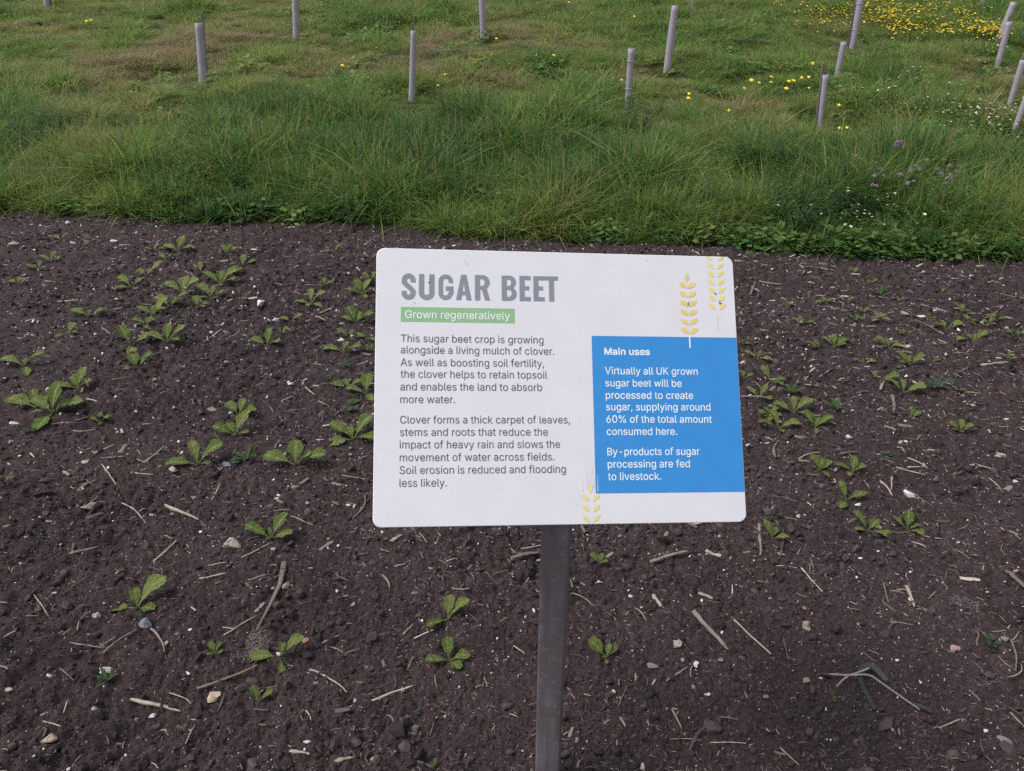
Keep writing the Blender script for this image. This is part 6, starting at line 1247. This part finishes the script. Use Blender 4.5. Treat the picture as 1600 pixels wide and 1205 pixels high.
# ------------------------------------------------------------------ tree guards
def guard_mat():
    m, t, b = new_mat('guard_plastic')
    n = noise(t, 6, 4, .6); z = t.nodes.new('ShaderNodeTexCoord')
    cc = ramp(t, n.outputs[0], [(.3, (.41, .37, .44)), (.7, (.50, .45, .525))])
    t.links.new(cc, b.inputs['Base Color']); b.inputs['Roughness'].default_value = .55
    tr = t.nodes.new('ShaderNodeBsdfTranslucent'); t.links.new(cc, tr.inputs[0])
    mx = t.nodes.new('ShaderNodeMixShader'); mx.inputs[0].default_value = .25
    t.links.new(b.outputs[0], mx.inputs[1]); t.links.new(tr.outputs[0], mx.inputs[2]); t.links.new(mx.outputs[0], t.nodes['Material Output'].inputs[0])
    return m
M_GUARD = guard_mat(); M_STAKE = wood('stake_wood', (.16, .135, .12)); M_TIE = plain('tie', (.36, .33, .37), .5)
def tree_guard(tx, ty, bx, by, wt, wb, label, stake=0, side=1, tie=False, stem=False, tube=True, yback=0.0):
    x, y, z = on_ground(bx, by + 5)
    d = ray(tx, ty); t_ = (y + yback) / d[1]
    top = Vector((d[0] * t_, y + yback, CAM_H + d[2] * t_)); base = Vector((x, y, z - .02))
    ax = top - base; H = ax.length
    k = depth(x, y, z) / F_PX
    k2 = depth(*top) / F_PX
    rb, rt = max(wb, wt * .75) * k * .46, wt * k2 * .46
    root = empty('tree_guard' if tube else 'garden_stake', base); props(root, label, 'tree guard' if tube else 'stake', 'pale plastic tree guards standing in the grass' if tube else None)
    e = ax.to_track_quat('Z', 'Y').to_euler()
    if tube:
        sides = 16; v = []; f = []; prof = []
        rr = random.Random(int(bx)); nz = 12
        for i in range(nz + 1): prof.append((rb + (rt - rb) * i / nz, H * i / nz))
        prof += [(rt * .96, H + .0005)]
        prof += [(rt * .955, H - .03), (rt * .94, H - .05)]; v += []
        for pr, pz in prof:
            for j in range(sides):
                a = 2 * pi * j / sides; q = 1 + .02 * sin(3 * a + pz * 9)
                v.append((pr * q * cos(a) + .006 * sin(pz * 5), pr * q * sin(a), pz))
        for i in range(len(prof) - 1):
            for j in range(sides): f.append((i * sides + j, i * sides + (j + 1) % sides, (i + 1) * sides + (j + 1) % sides, (i + 1) * sides + j))
        f.append(tuple(range((len(prof) - 1) * sides, len(prof) * sides)))     # added cap just below the rim hides the tube's dark inside
        me = mesh('tube', v, f)
        me.polygons.foreach_set('use_smooth', [i < nz * sides for i in range(len(f))])
        link('tube', me, M_GUARD, root, (0, 0, 0), e)
    sw = .022 if tube else .03
    so = rt * .75 if tube else 0
    if stake or not tube:
        hh = H + stake * k2
        v = []
        so_ = e.to_matrix().inverted() @ Vector((side * rt * .55, rt + sw * .6, 0)) if tube else Vector((0, 0, 0))
        for zz, s_ in ((-.05, 1), (hh - .01, 1), (hh, .7)):
            for cx, cy in ((-1, -1), (1, -1), (1, 1), (-1, 1)): v.append((so_.x + cx * sw * .5 * s_, so_.y + cy * sw * .5 * s_, zz))
        f = [(i * 4 + j, i * 4 + (j + 1) % 4, i * 4 + 4 + (j + 1) % 4, i * 4 + 4 + j) for i in range(2) for j in range(4)] + [(8, 9, 10, 11)]
        if tube and abs(stake) > 0: link('stake', mesh('stake', v, f), M_STAKE, root, (0, 0, 0), e)
        else: link('post', mesh('post', v, f), M_GUARD, root, (0, 0, 0), e)
    if tie:
        for hz in (.35, .8):
            v = []; f = []; R = rb + (rt - rb) * hz + .004
            for i, (dz, dr) in enumerate(((-.004, 0), (-.004, .003), (.004, .003), (.004, 0))):
                for j in range(14): a = 2 * pi * j / 14; v.append(((R + dr) * cos(a), (R + dr) * sin(a), H * hz + dz))
            for i in range(4):
                for j in range(14): f.append((i * 14 + j, i * 14 + (j + 1) % 14, ((i + 1) % 4) * 14 + (j + 1) % 14, ((i + 1) % 4) * 14 + j))
            link('cable_tie', mesh('cable_tie', v, f, True), M_TIE, root, (0, 0, 0), e)
    if stem:
        me = stick_mesh('sapling_stem', H * 1.35, .014, .02, int(bx), .2, 7, 12)
        link('sapling_stem', me, WOOD['dark'], root, ax * .66 + Vector((-rt * 1.35, 0, 0)), (0, -pi / 2 + e.y * .8, 0))
for a in ((310.5, 36, 317, 122, 13, 14, 'thick leaning tree guard with a short stake above it, at upper left', 15, 1), (461, -28, 462.5, 60, 13, 10, 'tree guard cut by the top edge, second from the left, before white flowers', 14, -1),
          (646, 48, 643, 153, 9, 11.5, 'tall slim tree guard with a thin stake above its top, above the sign', 10, -1), (752.5, -26, 755, 60, 12, 9, 'tree guard cut by the top edge above the middle of the sign', 20, 1), (66, -70, 73, 7, 11, 10, 'tree guard of which only the foot shows at the top left edge', 10, 1),
          (1055, 9, 1043, 95, 12, 13, 'whole tree guard without a stake, upper one right of centre'), (987, 76, 980, 163, 11.5, 8.5, 'tree guard with a pale repair patch near its foot, right of centre', 0, 1, True), (1290, 117, 1280, 200, 10, 7, 'tree guard with a dark stake behind it, nearest the pink flowers', 18, -1),
          (1319, 66, 1307, 117, 9.5, 9, 'short shaded tree guard standing left of the tall leaning one', 0, 1), (1347, -12, 1331, 71, 13, 8, 'tall leaning tree guard with a bare stem beside it in the yellow flowers', 20, -1, True, True), (1540, -30, 1532, 17, 9, 8, 'small distant tree guard at the top edge, right of the yellow flowers', 0, 1),
          (1585, 4, 1559, 58, 11, 8, 'leaning tree guard behind another one near the top right corner', 0, 1), (1577, 34, 1556, 106, 10.5, 9, 'leaning tree guard in front of another one near the top right corner', 8, 1), (1600, 94, 1577, 160, 11, 8.5, 'strongly leaning tree guard cut by the right edge, upper of two', 10, 1),
          (1606, 150, 1582, 206, 11, 8.5, 'strongly leaning tree guard cut by the right edge, lower of two')):
    tree_guard(*a)
tree_guard(1084, -40, 1080, 20, 3, 3, 'thin pale bare stake at the top edge right of the whole guard', tube=False)

# ------------------------------------------------------------------ single flowers
YF = [flower_head('yellow_flower_source', 600 + i, 12, .020, 1.0, M_YEL, M_YELC) for i in range(3)]
def yellow(px, py, label, s=1.0):
    r = random.Random(int(px * 5 + py)); x, y, z = on_ground(px, py + 16); st = .15
    d = ray(px, py); t_ = y / d[1]; zt = CAM_H + d[2] * t_; st = max(.05, zt - z)
    root = empty('dandelion_flower', (x, y, z)); props(root, label, 'flower', 'single yellow flowers standing in the grass')
    R = .021 * s
    v = []; f = []; n = 16
    for ring, rr, zz in ((0, R * .35, .0), (1, R, R * .22), (2, R * .72, R * .55), (3, R * .35, R * .7)):
        for j in range(n):
            a = 2 * pi * j / n; q = 1 + (.16 if j % 2 else -.10) * (ring in (1, 2)); v.append((rr * q * cos(a), rr * q * sin(a), zz))
    f = [(i * n + j, i * n + (j + 1) % n, i * n + n + (j + 1) % n, i * n + n + j) for i in range(3) for j in range(n)] + [tuple(range(n))[::-1], tuple(range(3 * n, 4 * n))]
    link('flower_head', mesh('flower_head', v, f), M_YEL, root, (0, 0, st), (r.uniform(.1, .6), r.uniform(-.3, .3), 0))
    link('stem', stick_mesh('stem', st, .003, .02, 5, .02, 5, 5), M_STEM, root, (0, 0, st / 2), (0, -pi / 2, 0))
for a in ((140, 34, 'left of two yellow flowers touching at upper left', 1.3), (146, 32, 'right of two yellow flowers touching at upper left', 1.1), (537, 103, 'yellow flower between the second and third tree guard'), (685, 134, 'yellow flower low to the right of the slim staked guard', .8), (696, 117, 'small yellow flower right of the slim staked guard', .9),
          (776, 61, 'yellow flower right of the guard cut by the top edge', .9), (889, 4, 'yellow flower at the top edge above the moss tuft', .9), (865, 87, 'yellow flower on the dark green moss tuft', .9), (990, 26, 'yellow flower between the two middle guards, higher up', .8), (971, 126, 'yellow flower touching the patched guard on its left', .9),
          (1075, 147, 'upper yellow flower of the stacked pair right of the patched guard', .8), (1074, 154, 'lower yellow flower of the stacked pair right of the patched guard', 1), (1137, 173, 'yellow flower on the brown mossy patch', .8), (1161, 139, 'lowest yellow flower of the left trio in the loose cluster', 1), (1172, 126, 'highest yellow flower of the left trio in the loose cluster', 1.1),
          (1184, 130, 'rightmost yellow flower of the left trio in the loose cluster', .8), (1203, 123, 'upper yellow flower in the middle of the loose cluster', 1.1), (1202, 129, 'lower yellow flower in the middle of the loose cluster', .9), (1230, 128, 'left bloom of the brightest touching pair in the loose cluster', 1.1), (1237, 127, 'right bloom of the brightest touching pair in the loose cluster', 1.1),
          (1226, 139, 'lowest yellow flower of the loose cluster', 1.1), (1250, 122, 'small yellow flower above right of the brightest pair', .8), (1261, 121, 'small yellow flower at the right end of the loose cluster', .8), (1261, 138, 'small pale yellow flower below the right end of the cluster', .7), (1267, 100, 'yellow flower highest above the loose cluster', 1.1),
          (1308, 165, 'yellow flower right of the guard with the dark stake', .8), (1355, 164, 'yellow flower among white ones left of the lush grass', .9), (1309, 201, 'left yellow flower at the foot right of the staked guard', .8), (1320, 200, 'right yellow flower at the foot right of the staked guard', .7)):
    yellow(*a)

# pink flowering plants in the tall grass on the right
def pink(px, py, n, spread, label, hgt=.4):
    r = random.Random(int(px + py)); gx, gy, gz = on_ground(px, py + 70); d = ray(px, py); t_ = gy / d[1]; zt = CAM_H + d[2] * t_; H = max(.15, zt - gz)
    root = empty('pink_flower_plant', (gx, gy, gz)); props(root, label, 'flower', 'pink flowering plants in the tall grass')
    k = depth(gx, gy, gz) / F_PX
    for i in range(n):
        ox, oy, oz = r.gauss(0, spread * k * .42), r.gauss(0, .03), r.gauss(0, spread * k * .38)
        v = []; f = []; R = .010 * r.uniform(.7, 1.3)
        for q in range(26):
            a = r.uniform(0, 6.3); e = r.uniform(-.2, 1.4); b_ = Vector((cos(a) * cos(e), sin(a) * cos(e), sin(e))); s_ = Vector((-sin(a), cos(a), 0)) * .0022
            o_ = len(v); v += [b_ * R * .2 - s_, b_ * R * .2 + s_, b_ * R * 1.25 + s_ * 1.3, b_ * R * 1.25 - s_ * 1.3]; f.append((o_, o_ + 1, o_ + 2, o_ + 3))
        link('bloom', mesh('bloom', v, f), M_PNK, root, (ox, oy, H + oz))
        L = Vector((ox, oy, H + oz)); e = L.to_track_quat('X', 'Z').to_euler()
        link('stem', stick_mesh('stem', L.length, .0035, .03, i, .05, 5, 6), M_STEM, root, L / 2, e)
for a in ((1389, 226, 13, 9, 'tallest and fullest pink flower head in the grass at right'), (1318, 242, 2, 10, 'small pink flower left of the tallest one'), (1348, 264, 3, 14, 'pink flowers low left of the middle pair'), (1355, 281, 4, 14, 'reddish pink flowers lowest at the left of the group'), (1410, 263, 5, 13, 'pink flower cluster right below the tallest head'),
          (1427, 256, 2, 9, 'faint pink flower above right of the middle cluster'), (1465, 264, 4, 14, 'upper pink flower of the right hand group'), (1453, 276, 4, 10, 'left lower pink flower of the right hand group'), (1463, 284, 3, 9, 'lowest pink flower of the right hand group'), (1388, 277, 2, 10, 'single light pink flower in the middle low down'), (1410, 284, 2, 12, 'faint pink flower lowest in the middle')):
    pink(*a)
